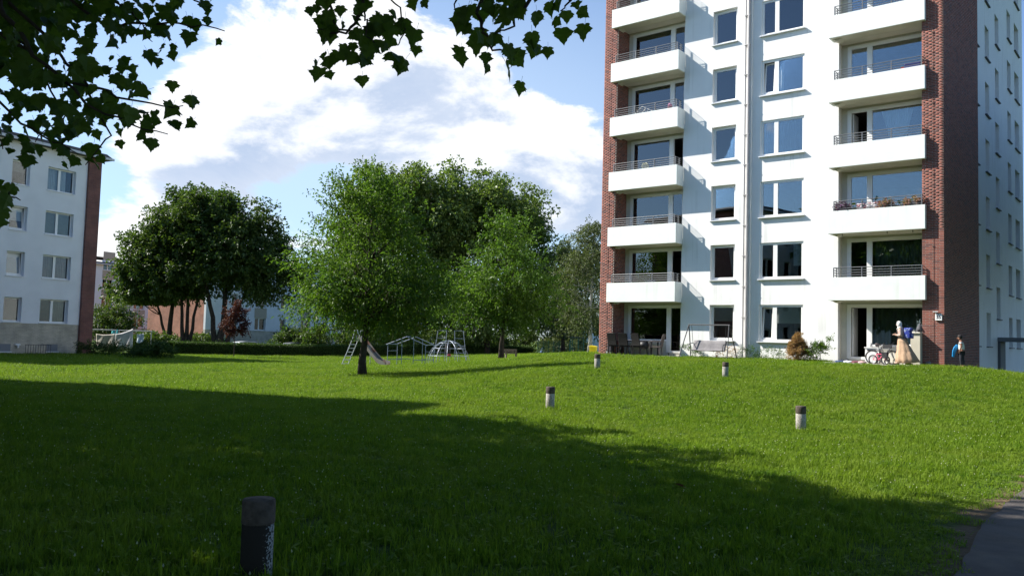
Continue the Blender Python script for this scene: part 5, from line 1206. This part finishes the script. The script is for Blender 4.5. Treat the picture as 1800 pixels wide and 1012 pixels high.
def bicycle(u, v, ang, r, m, label, grp):
    t = empty('bicycle', mloc(u, v, .13), MA + ang, label, 'bicycle', grp); wb = r * 3.0
    for x in (0, wb):
        w_ = MB().path([(x + r * math.cos(a), 0, r + r * math.sin(a)) for a in np.linspace(0, 2 * math.pi, 29)[:-1]], .022, 6, closed=True).build('wheel', M_TYRE, t)
        b = MB().path([(x + (r - .025) * math.cos(a), 0, r + (r - .025) * math.sin(a)) for a in np.linspace(0, 2 * math.pi, 25)[:-1]], .010, 5, closed=True)
        for k in range(12): b.path([(x, 0, r), (x + (r - .03) * math.cos(k * math.pi / 6), 0, r + (r - .03) * math.sin(k * math.pi / 6))], .003, 3)
        b.build('rim', M_RIM, w_)
    h = r * 2.35; bb = (wb * .46, 0, r * .9); st = (wb * .30 + .0, 0, h); hd_ = (wb * .84, 0, h * .98); 
    f = MB(); f.path([bb, st], .02, 7); f.path([st, hd_], .02, 7); f.path([bb, hd_], .022, 7); f.path([(0, 0, r), bb], .014, 6); f.path([(0, 0, r), st], .013, 6); f.path([(wb * .80, 0, h * 1.1), hd_, (wb, 0, r)], .017, 7); f.build('frame', m, t)
    bevel(MB().prism([(st[0] - .12, h + .10), (st[0] + .13, h + .11), (st[0] + .1, h + .15), (st[0] - .12, h + .16)], -.06, .06).build('saddle', M_BLACK, t), .02); MB().path([st, (st[0], 0, h + .1)], .012, 6).build('seat_post', M_RIM, t)
    MB().path([(wb * .74, -.24, h * 1.18), (wb * .80, -.1, h * 1.15), (wb * .80, .1, h * 1.15), (wb * .74, .24, h * 1.18)], .012, 6).build('handlebar', M_BLACK, t)
    MB().path([(bb[0], -.08, bb[2] - .13), (bb[0], -.06, bb[2]), (bb[0], .06, bb[2]), (bb[0], .08, bb[2] + .13)], .011, 6).build('crank', M_STEEL, t)
    for s, dz in ((-1, -.13), (1, .13)): MB().box(bb[0] - .05, bb[0] + .05, s * .08 - .03 + s * .03, s * .08 + .03 + s * .03, bb[2] + dz - .012, bb[2] + dz + .012).build('pedal', M_BLACK, t)
    return t
bicycle(13.48, -.98, rad(6), .25, mat('bike_silver', (.35, .36, .37), .35, metal=.5), 'dark wheeled bicycle leaning at the white cabinet', 'bicycles on the right terrace')
bicycle(13.60, -1.32, rad(-8), .16, mat('bike_pink', (.65, .10, .18), .35, .5), 'small pink and red child bicycle in front', 'bicycles on the right terrace')
wc_ = empty('wheelchair', mloc(14.08, -1.25, .13), MA + rad(-30), 'folded black wheeled walker between the bicycles and the woman', 'walker')
for x in (-.22, .22):
    for y in (-.2, .2): w_ = MB().path([(x, y + .09 * math.cos(a), .10 + .09 * math.sin(a)) for a in np.linspace(0, 2 * math.pi, 17)[:-1]], .016, 5, closed=True).build('wheel', M_TYRE, wc_)
    MB().path([(x, -.2, .1), (x, -.1, .5), (x, .05, .76), (x, .16, .84)], .014, 6).build('side_tube', M_STEEL, wc_); MB().path([(x, .2, .1), (x, .02, .55)], .014, 6).build('side_tube', M_STEEL, wc_)
bevel(MB().box(-.2, .2, -.16, .1, .50, .54).build('seat', M_BLACK, wc_), .01); bevel(MB().box(-.2, .2, -.19, -.1, .22, .47).build('basket', M_BLACK, wc_), .01); MB().box(-.21, .21, .03, .06, .6, .75).build('backrest', M_BLACK, wc_)
lad = empty('folding_rack', mloc(14.47, -.85, .13), MA, 'dark slatted rack standing behind the woman', 'rack')
for x in (-.1, .1): MB().box(x - .012, x + .012, -.012, .012, 0, .72).build('post', M_STEEL, lad)
for i in range(7): MB().box(-.1, .1, -.008, .008, .2 + i * .08, .235 + i * .08).build('slat', M_RAIL, lad)
pe = empty('low_wall', mloc(15.0, -.55, 0), MA, 'cream coloured low wall against the right brick pillar', 'wall'); bevel(MB().box(-.155, .19, -.28, .535, -.1, 1.33).build('body', mat('cream_render', (.58, .54, .43), .9, vary=.06), pe), .01); bevel(MB().box(-.21, .20, -.33, .53, 1.333, 1.385).build('coping', mat('coping_stone', (.58, .54, .44), .9), pe), .01)
def shoe(u, v, a, m, lab):
    t = empty('shoe', mloc(u, v, 1.387), MA + a, lab, 'shoe', 'shoes on the low wall')
    V = []; F = []; prof = [(-.12, .035, .05), (-.08, .04, .09), (.0, .045, .075), (.07, .048, .05), (.13, .03, .03)]
    for x, w, h in prof: V += [(x, -w, 0), (x, w, 0), (x, w * .75, h), (x, -w * .75, h)]
    F = [(0, 1, 2, 3), (19, 18, 17, 16)]
    for i in range(4): F += [(i * 4 + j, i * 4 + (j + 1) % 4, i * 4 + 4 + (j + 1) % 4, i * 4 + 4 + j) for j in range(4)]
    bevel(MB().add(V, F).build('upper', m, t), .012); MB().box(-.125, .125, -.045, .045, -.002, .016).build('sole', mat('sole_white', (.6, .6, .58), .7), t)
shoe(14.88, -.72, rad(170), mat('shoe_grey', (.12, .13, .12), .8), 'grey trainer at the left end of the low wall top'); shoe(14.98, -.6, rad(160), M_BLACK, 'black trainer behind the grey one on the low wall')
bp = empty('dark_bag', mloc(15.10, -.42, 1.387), MA, 'slumped dark grey bag on the low wall by the pillar', 'bag'); MB().ell((0, 0, .15), (.12, .2, .17), fn=lambda d: 1 + .15 * math.sin(5 * d[0] + 3 * d[2])).build('body', mat('bag_cloth', (.09, .09, .10), .9), bp, smooth=True); MB().path([(-.05, 0, .3), (0, .02, .37), (.06, 0, .3)], .012, 6).build('handle', M_BLACK, bp)
wb = empty('white_bundle', mloc(14.72, -.35, .5), MA, 'white bundle of cloth on a box behind the woman', 'bundle'); MB().ell((0, 0, .28), (.16, .14, .13), fn=lambda d: 1 + .2 * math.sin(6 * d[0]) * math.cos(5 * d[2])).build('cloth', M_CURTAIN, wb, smooth=True); MB().box(-.16, .16, -.14, .14, -.37, .16).build('box', mat('box_brown', (.10, .05, .04), .8), wb)
for i, (u, w, m, lab) in enumerate(((12.25, .22, mat('cloth_navy', (.03, .05, .14), .9), 'navy blue cloth lying on the terrace by the open door'), (12.55, .2, mat('cloth_pale', (.62, .64, .70), .9), 'pale crumpled cloth lying on the terrace'), (12.85, .18, mat('cloth_maroon', (.16, .05, .07), .9), 'maroon cloth lying on the terrace by the bicycle'), (13.1, .16, mat('cloth_pink', (.55, .35, .35), .9), 'faded pink cloth lying beside the bicycle wheel'))):
    t = empty('crumpled_cloth', mloc(u, -1.0, .125), MA, lab, 'cloth', 'clothes on the terrace floor'); MB().ell((0, 0, .02), (w, .22, .06), 18, 8, fn=lambda d, i=i: 1 + .22 * math.sin(7 * d[0] + i) * math.cos(6 * d[1] + 2 * i)).build('folds', m, t, smooth=True)
stp = empty('stone_step', mloc(14.75, -2.12, 0), MA, 'pale stone step at the edge of the right terrace', 'step'); bevel(MB().box(-.4, .4, -.14, .14, -.2, .13).build('block', mat('step_stone', (.55, .52, .46), .9, vary=.1), stp), .01)
pot = empty('grey_bucket', mloc(15.42, -.55, .06), MA, 'grey bucket lying at the foot of the right pillar', 'bucket'); q = MB().lathe([(.085, 0), (.11, .2), (.115, .21), (.10, .21), (.08, .02)], n=16); MB().add([(v[2] - .1, v[0], .11 + v[1]) for v in q.V], q.F).build('body', mat('bucket_grey', (.22, .22, .23), .6), pot, smooth=True); MB().path([(.1, -.1, .11), (.2, 0, .03), (.1, .1, .11)], .006, 5).build('handle', M_STEEL, pot)
tray = empty('plant_saucer', mloc(17.15, .55, .0), MA, 'flat terracotta saucer on the ground beside the child', 'saucer'); tray.location[2] = gz(tray.location[0], tray.location[1]) + .02; MB().lathe([(.2, 0), (.25, .07), (.26, .075), (.23, .03)], n=20).build('dish', mat('terracotta', (.50, .24, .17), .8), tray, smooth=True)
# things on balconies
def bal_item(k, u, v=-.45): return mloc(u, v, k * STO + .056)
def planter(k, u, w, lm, lab, right=True):
    t = make_tree('flower_box', lab, bal_item(k, u, -.50), [(0, 0, .96, w * .5, .12, .13)], [(0, 0, 0, 0, .8, .01)], lm, n_clump=18, shoots=6, leaves=7, leaf=.06, aspect=.7, shoot_len=.14, clump_r=.09, limbs=False, cat='planter', group='flower boxes on the balconies')
    t.rotation_euler[2] = MA; bevel(MB().box(-w / 2, w / 2, -.1, .1, .72, .92).build('trough', mat('trough_dark', (.06, .055, .06), .7), t), .01); return t
LEAF_PURPLE = leaf_mat('purple_flower', (.10, .05, .13), (.22, .12, .22), .3); LEAF_PINK = leaf_mat('pink_flower', (.10, .16, .03), (.62, .22, .26), .3)
planter(2, 12.15, .7, LEAF_PURPLE, 'purple flower box at the left end of the lowest planted balcony'); planter(2, 13.9, .6, LEAF_PINK, 'pink geranium box in the middle of the planted balcony'); planter(2, 14.85, .7, LEAF_PINK, 'flower box with yellow-green plants at the right end of the planted balcony')
def cloth_over(k, u0, u1, m, lab):
    t = empty('hanging_blanket', bal_item(k, (u0 + u1) / 2, -.56), MA, lab, 'blanket'); n = 16; V = []; F = []; w = (u1 - u0) / 2
    for i in range(n + 1):
        x = -w + 2 * w * i / n; rp = .02 * math.sin(i * 1.3)
        for y, z in ((.12, .72), (.06, .98), (.0, 1.03), (-.05, .98), (-.055, .80)): V.append((x, y + rp * (z < 1), z + .012 * math.sin(i * 2.1)))
    for i in range(n): F += [(i * 5 + j, (i + 1) * 5 + j, (i + 1) * 5 + j + 1, i * 5 + j + 1) for j in range(4)]
    c = MB().add(V, F).build('cloth', m, t, smooth=True); s_ = c.modifiers.new('thick', 'SOLIDIFY'); s_.thickness = .012
cloth_over(2, 12.75, 13.6, mat('blanket_pink', (.72, .66, .66), .9, col2=(.50, .14, .18), mix_scale=9, mix_lo=.48, mix_hi=.54), 'white and red checked blanket hung over the planted balcony rail')
def rack(k, u, lab):
    t = empty('drying_rack', bal_item(k, u, -.35), MA, lab, 'drying rack'); b = MB()
    for y in (-.2, .2): b.path([(-.5, y, .75), (-.05, y, 1.12), (.0, y, 1.14), (.5, y, .86)], .012, 6)
    for i in range(6): b.path([(-.45 + i * .09, -.2, .79 + i * .065), (-.45 + i * .09, .2, .79 + i * .065)], .008, 5)
    b.build('rods', M_FRAME, t); bb_ = MB()
    for x in (-.3, .3): bb_.path([(x, -.2, .9), (-x, .2, 0)], .012, 6)
    bb_.build('legs', M_FRAME, t)
rack(4, 2.6, 'white folding drying rack on a left balcony')
t = empty('balcony_lantern', bal_item(3, 2.75, -.45), MA, 'pale round basket on the left balcony below the drying rack', 'basket'); b = MB()
for k in range(8): a = math.pi * k / 8; b.path([(.17 * math.cos(s) * math.cos(a), .17 * math.cos(s) * math.sin(a), .95 + .16 * math.sin(s)) for s in np.linspace(0, 2 * math.pi, 21)[:-1]], .008, 4, closed=True)
b.build('wires', mat('basket_pale', (.6, .62, .45), .6), t); MB().lathe([(.14, 0), (.12, .3), (.03, .34), (.03, .78), (.1, .79)], n=14).build('stand', M_STEEL, t)
t = empty('flower_pot', bal_item(4, 4.05, -.45), MA, 'small pot with pink flower on a left balcony', 'pot'); MB().lathe([(.12, 0), (.1, .6), (.1, .78), (.12, .9), (.1, .9)], n=14).build('pot', mat('pot_red', (.2, .06, .08), .6), t); MB().ell((0, 0, .99), (.10, .1, .09), fn=lambda d: 1 + .25 * math.sin(8 * d[0]) * math.cos(7 * d[2])).build('flower', mat('flower_pink', (.6, .25, .4), .8), t)
t = empty('balcony_crate', bal_item(4, 14.85, -.45), MA, 'blue and red box at the right end of an upper balcony', 'crate'); bevel(MB().box(-.3, .3, -.12, .12, .72, 1.0).build('body', mat('crate_blue', (.05, .06, .22), .6), t), .02); MB().box(-.42, -.31, -.1, .1, .72, .9).build('red_tin', mat('tin_red', (.4, .04, .05), .5), t); MB().box(-.42, .3, -.2, .2, .0, .718).build('stand', M_BLACK, t)
t = empty('balcony_chair', bal_item(1, 2.7, .2), MA, 'small grey folding chair on the lowest left balcony', 'chair'); bevel(MB().box(-.22, .22, -.2, .2, .42, .45).build('seat', M_RAIL, t), .01); bevel(MB().box(-.22, .22, .2, .23, .5, .98).build('backrest', M_RAIL, t), .01)
for x in (-.2, .2):
    for y in (-.18, .2): MB().path([(x, y, .42), (x, y * 1.2, 0)], .012, 6).build('leg', M_RAIL, t)

# ------------------------------------------------------------------ people
M_SKIN = mat('skin', (.55, .35, .26), .6, .3); M_SKIND = mat('skin_brown', (.26, .13, .085), .6, .3)
def skin_body(name, joints, edges, m, parent, root):
    names = list(joints); me = bpy.data.meshes.new(name); me.from_pydata([joints[n][:3] for n in names], [(names.index(a), names.index(b_)) for a, b_ in edges], []); me.update()
    o = link(name, me, m, parent); sk = o.modifiers.new('skin', 'SKIN'); sk.use_smooth_shade = True
    for i, n in enumerate(names):
        d = me.skin_vertices[0].data[i]; r = joints[n][3]; d.radius = (r, r) if not hasattr(r, '__len__') else r; d.use_root = n == root
    ss = o.modifiers.new('sub', 'SUBSURF'); ss.levels = ss.render_levels = 2; return o
def hand(J, E, wrist, px, tip_dir, side_dir, k):
    """palm and five bent fingers grown from a wrist joint"""
    w = np.array(J[wrist][:3]); t = np.array(tip_dir, float); t /= np.linalg.norm(t); s = np.array(side_dir, float); s /= np.linalg.norm(s); nrm = np.cross(t, s)
    pa = px + 'palm'; J[pa] = (*(w + t * .05 * k), (.030 * k, .018 * k)); E.append((wrist, pa))
    for i, (off, ln) in enumerate(((-.028, .058), (-.010, .068), (.010, .064), (.027, .050))):
        a = w + t * .085 * k + s * off * k; c = a + (t * .75 + nrm * .5) * ln * .55 * k; e = c + (t * .35 + nrm * .9) * ln * .5 * k
        J[f'{px}k{i}'] = (*a, .0095 * k); J[f'{px}m{i}'] = (*c, .0085 * k); J[f'{px}t{i}'] = (*e, .007 * k); E += [(pa, f'{px}k{i}'), (f'{px}k{i}', f'{px}m{i}'), (f'{px}m{i}', f'{px}t{i}')]
    a = w + t * .035 * k - s * .04 * k; c = a + t * .035 * k - s * .012 * k; J[px + 'th'] = (*a, .011 * k); J[px + 'tt'] = (*c, .009 * k); E += [(pa, px + 'th'), (px + 'th', px + 'tt')]
def face(parent, c, r, k, m_skin):
    """nose, eyes, mouth and ears on a head facing -x"""
    MB().ell((c[0] - r * 1.02, c[1], c[2] - .006 * k), (.016 * k, .011 * k, .020 * k), 8, 6).build('nose', m_skin, parent, smooth=True)
    for s in (-1, 1): MB().ell((c[0] - r * .90, c[1] + s * .032 * k, c[2] + .018 * k), (.008 * k, .012 * k, .007 * k), 8, 6).build('eye', M_BLACK, parent, smooth=True); MB().ell((c[0] + .005, c[1] + s * r * .96, c[2]), (.016 * k, .010 * k, .028 * k), 8, 6).build('ear', m_skin, parent, smooth=True)
    MB().ell((c[0] - r * .93, c[1], c[2] - .046 * k), (.006 * k, .022 * k, .005 * k), 8, 6).build('mouth', mat('lips', (.35, .13, .12), .6), parent, smooth=True)
# woman walking to the left
wo = empty('person', mloc(14.72, -1.55, .13), MA, 'person in white headscarf and long beige skirt walking with a blue backpack', 'person')
J = dict(pel=(.02, 0, .86, (.15, .12)), wai=(.0, 0, 1.02, (.125, .10)), che=(-.035, 0, 1.20, (.135, .115)), sho=(-.05, 0, 1.335, (.10, .075)), nek=(-.075, 0, 1.42, .048), hed=(-.115, 0, 1.50, (.075, .082)), crn=(-.12, 0, 1.575, (.078, .085)),
         sl=(-.05, -.17, 1.33, .058), sr=(-.05, .17, 1.33, .058), el=(.02, -.215, 1.10, .044), er=(.02, .215, 1.10, .044), wl=(-.19, -.17, 1.12, .030), wr=(-.19, .15, 1.13, .030),
         hl=(.0, -.09, .80, .088), hr=(.04, .09, .80, .088), kl=(-.10, -.09, .46, .058), kr=(.10, .09, .46, .058), al=(-.12, -.09, .09, .038), ar=(.28, .09, .12, .038), tl=(-.26, -.09, .035, (.040, .028)), tr=(.17, .09, .035, (.040, .028)))
E_ = [('pel', 'wai'), ('wai', 'che'), ('che', 'sho'), ('sho', 'nek'), ('nek', 'hed'), ('hed', 'crn'), ('sho', 'sl'), ('sho', 'sr'), ('sl', 'el'), ('sr', 'er'), ('el', 'wl'), ('er', 'wr'), ('pel', 'hl'), ('pel', 'hr'), ('hl', 'kl'), ('hr', 'kr'), ('kl', 'al'), ('kr', 'ar'), ('al', 'tl'), ('ar', 'tr')]
hand(J, E_, 'wl', 'L', (-1, .25, .35), (0, 1, .2), .95); hand(J, E_, 'wr', 'R', (-1, -.25, .35), (0, -1, .2), .95)
skin_body('body', J, E_, M_SKIN, wo, 'pel')
J2 = {k: (v[0], v[1], v[2], tuple(q + .016 for q in (v[3] if hasattr(v[3], '__len__') else (v[3], v[3])))) for k, v in J.items() if k in ('pel', 'wai', 'che', 'sho', 'sl', 'sr', 'el', 'er')}
J2['fl'] = (-.14, -.18, 1.118, .044); J2['fr'] = (-.14, .165, 1.128, .044)
skin_body('blouse', J2, [('pel', 'wai'), ('wai', 'che'), ('che', 'sho'), ('sho', 'sl'), ('sho', 'sr'), ('sl', 'el'), ('sr', 'er'), ('el', 'fl'), ('er', 'fr')], mat('blouse', (.52, .38, .33), .9), wo, 'pel')
b = MB(); n = 32; V = []; F = []; rows = [(1.0, .135, .13, .0), (.86, .175, .17, .02), (.74, .20, .19, .045), (.73, .215, .20, .047), (.52, .27, .235, .10), (.44, .29, .25, .115), (.43, .305, .26, .118), (.22, .36, .29, .165), (.06, .41, .31, .20)]
for i, (z, rx, ry, cx) in enumerate(rows):
    for j in range(n):
        a = 2 * math.pi * j / n; w_ = 1 + (.045 + .035 * i / 4) * math.sin(9 * a + i * .5) * min(1, i / 3); lift = .10 * max(0, math.cos(a)) * (1 - z) if z < .5 else 0
        V.append((cx + rx * math.cos(a) * w_, ry * math.sin(a) * w_, z + lift * .6))
for i in range(len(rows) - 1): F += [(i * n + j, i * n + (j + 1) % n, (i + 1) * n + (j + 1) % n, (i + 1) * n + j) for j in range(n)]
c = b.add(V, F).build('skirt', mat('skirt_beige', (.40, .27, .18), .9, .1, vary=.12, vscale=6), wo, smooth=True); s_ = c.modifiers.new('thick', 'SOLIDIFY'); s_.thickness = .008
MB().ell((-.105, 0, 1.53), (.108, .105, .128), 18, 12, fn=lambda d: 1.0 - .22 * max(0, -d[0]) * (d[2] < .55)).build('headscarf', mat('scarf_white', (.62, .61, .60), .9, vary=.05, vscale=12), wo, smooth=True); MB().lathe([(.13, 1.33), (.095, 1.40), (.078, 1.46)], (-.07, 0, 0), 16).build('scarf_drape', mat('scarf_white', (.76, .75, .73)), wo, smooth=True)
face(wo, (-.115, 0, 1.515), .086, .95, M_SKIN)
for s, p in ((-1, 'tl'), (1, 'tr')): q = J[p]; bevel(MB().box(q[0] - .07, q[0] + .19, q[1] - .042, q[1] + .042, 0.002, .06).build('shoe', M_BLACK, wo), .02)
bk = empty('backpack', mloc(14.72, -1.55, .13), MA, 'blue school backpack worn on the walking person', 'backpack'); M_BP = mat('pack_blue', (.03, .05, .30), .7, .3, col2=(.25, .30, .50), mix_scale=9, mix_lo=.56, mix_hi=.60)
bevel(MB().box(.105, .33, -.16, .16, .99, 1.37).build('body', M_BP, bk), .05, 3); bevel(MB().box(.325, .39, -.12, .12, 1.0, 1.20).build('front_pocket', M_BP, bk), .025, 3); bevel(MB().box(.10, .36, -.165, .165, 1.27, 1.40).build('flap', M_BP, bk), .04, 3)
for s in (-1, 1): MB().path([(.12, s * .1, 1.36), (.0, s * .105, 1.435), (-.13, s * .11, 1.36), (-.165, s * .115, 1.2), (-.08, s * .13, 1.06), (.11, s * .12, 1.02)], .016, 6).build('strap', M_BLACK, bk); bevel(MB().box(.34, .395, s * .07 - .02, s * .07 + .02, 1.1, 1.13).build('reflector', mat('reflector', (.6, .6, .62), .3), bk), .004)
# child in the shade of the corner
cx_, cy_ = 16.86, 31.5
ch = empty('person', (cx_, cy_, gz(cx_, cy_) + .01), MA + rad(8), 'dark-haired child in striped shirt looking down at the brick corner', 'person')
J = dict(pel=(0, 0, .62, (.10, .085)), wai=(.0, 0, .74, (.09, .075)), che=(-.01, 0, .87, (.10, .085)), sho=(-.02, 0, .97, (.075, .06)), nek=(-.04, 0, 1.03, .036), hed=(-.075, 0, 1.10, (.068, .07)), crn=(-.07, 0, 1.165, (.072, .075)),
         sl=(-.02, -.125, .965, .044), sr=(-.02, .125, .965, .044), el=(.0, -.165, .80, .034), er=(-.03, .16, .80, .034), wl=(-.06, -.16, .63, .024), wr=(-.15, .13, .68, .024), hl=(0, -.065, .57, .066), hr=(0, .065, .57, .066), kl=(-.02, -.07, .32, .046), kr=(.03, .07, .32, .046), al=(.0, -.07, .065, .032), ar=(.06, .07, .065, .032), tl=(-.11, -.075, .03, (.032, .024)), tr=(-.05, .075, .03, (.032, .024)))
E_ = [('pel', 'wai'), ('wai', 'che'), ('che', 'sho'), ('sho', 'nek'), ('nek', 'hed'), ('hed', 'crn'), ('sho', 'sl'), ('sho', 'sr'), ('sl', 'el'), ('sr', 'er'), ('el', 'wl'), ('er', 'wr'), ('pel', 'hl'), ('pel', 'hr'), ('hl', 'kl'), ('hr', 'kr'), ('kl', 'al'), ('kr', 'ar'), ('al', 'tl'), ('ar', 'tr')]
hand(J, E_, 'wl', 'L', (-.3, .1, -1), (-1, 0, 0), .75); hand(J, E_, 'wr', 'R', (-.8, -.1, -.5), (0, -1, 0), .75)
skin_body('body', J, E_, M_SKIND, ch, 'pel')
def stripes():
    m = bpy.data.materials.new('striped_cloth'); m.use_nodes = True; nt = m.node_tree; b_ = nt.nodes['Principled BSDF']; b_.inputs['Roughness'].default_value = .9
    tc = nt.nodes.new('ShaderNodeTexCoord'); sp = nt.nodes.new('ShaderNodeSeparateXYZ'); nt.links.new(tc.outputs['Object'], sp.inputs[0]); z = S(nt, sp.outputs[2])
    f = (z * 85.)._m('SINE').smooth(-.1, .1); f2 = z.smooth(.90, .905); c = mixc(nt, f2, (.62, .66, .64), mixc(nt, f, (.72, .72, .72), (.05, .07, .12))); nt.links.new(c, b_.inputs['Base Color']); return m
g_ = lambda k, d: (*J[k][:3], tuple(q + d for q in (J[k][3] if hasattr(J[k][3], '__len__') else (J[k][3],) * 2)))
skin_body('shirt', {'pel': (0, 0, .66, (.118, .10)), 'wai': g_('wai', .018), 'che': g_('che', .014), 'sho': g_('sho', .012), 'sl': g_('sl', .012), 'sr': g_('sr', .012), 'ml': (-.008, -.148, .875, .046), 'mr': (-.026, .146, .875, .046)}, [('pel', 'wai'), ('wai', 'che'), ('che', 'sho'), ('sho', 'sl'), ('sho', 'sr'), ('sl', 'ml'), ('sr', 'mr')], stripes(), ch, 'pel')
skin_body('trousers', {'pel': g_('pel', .012), 'hl': g_('hl', .014), 'hr': g_('hr', .014), 'kl': g_('kl', .014), 'kr': g_('kr', .014), 'al': (.0, -.07, .10, .048), 'ar': (.06, .07, .10, .048)}, [('pel', 'hl'), ('pel', 'hr'), ('hl', 'kl'), ('hr', 'kr'), ('kl', 'al'), ('kr', 'ar')], mat('trousers_dark', (.02, .022, .03), .9), ch, 'pel')
MB().ell((-.055, 0, 1.165), (.098, .090, .085), 16, 10, fn=lambda d: 1.0 + .05 * math.sin(11 * d[0]) * math.cos(9 * d[1]) - .3 * max(0, -d[0]) * (d[2] < .1)).build('hair', mat('hair_black', (.015, .012, .012), .6), ch, smooth=True)
face(ch, (-.072, 0, 1.105), .076, .85, M_SKIND)
for p in ('tl', 'tr'): q = J[p]; bevel(MB().box(q[0] - .05, q[0] + .15, q[1] - .036, q[1] + .036, .0, .055).build('shoe', mat('shoe_pale', (.4, .42, .44), .8), ch), .018)
jk = empty('blue_jacket', (cx_, cy_, gz(cx_, cy_)), MA + rad(8), 'bright blue jacket hanging from the child hand', 'jacket'); V = []; F = []; n, k = 10, 9
for i in range(n + 1):
    for j in range(k + 1):
        s = j / k; t_ = i / n - .5; V.append((-.16 - .10 * s + .04 * math.sin(6 * t_ + 3 * s) + t_ * .07, .07 + t_ * (.16 + .08 * math.sin(3 * s)), .84 - .40 * s + .05 * math.cos(9 * t_)))
for i in range(n): F += [(i * (k + 1) + j, i * (k + 1) + j + 1, (i + 1) * (k + 1) + j + 1, (i + 1) * (k + 1) + j) for j in range(k)]
c = MB().add(V, F).build('cloth', mat('jacket_blue', (.02, .30, .70), .6), jk, smooth=True); s_ = c.modifiers.new('thick', 'SOLIDIFY'); s_.thickness = .025; MB().path([(-.22, .12, .78), (-.27, .14, .6), (-.30, .13, .42)], [.05, .045, .035], 8).build('sleeve', mat('jacket_blue', (.02, .30, .70)), jk, smooth=True)
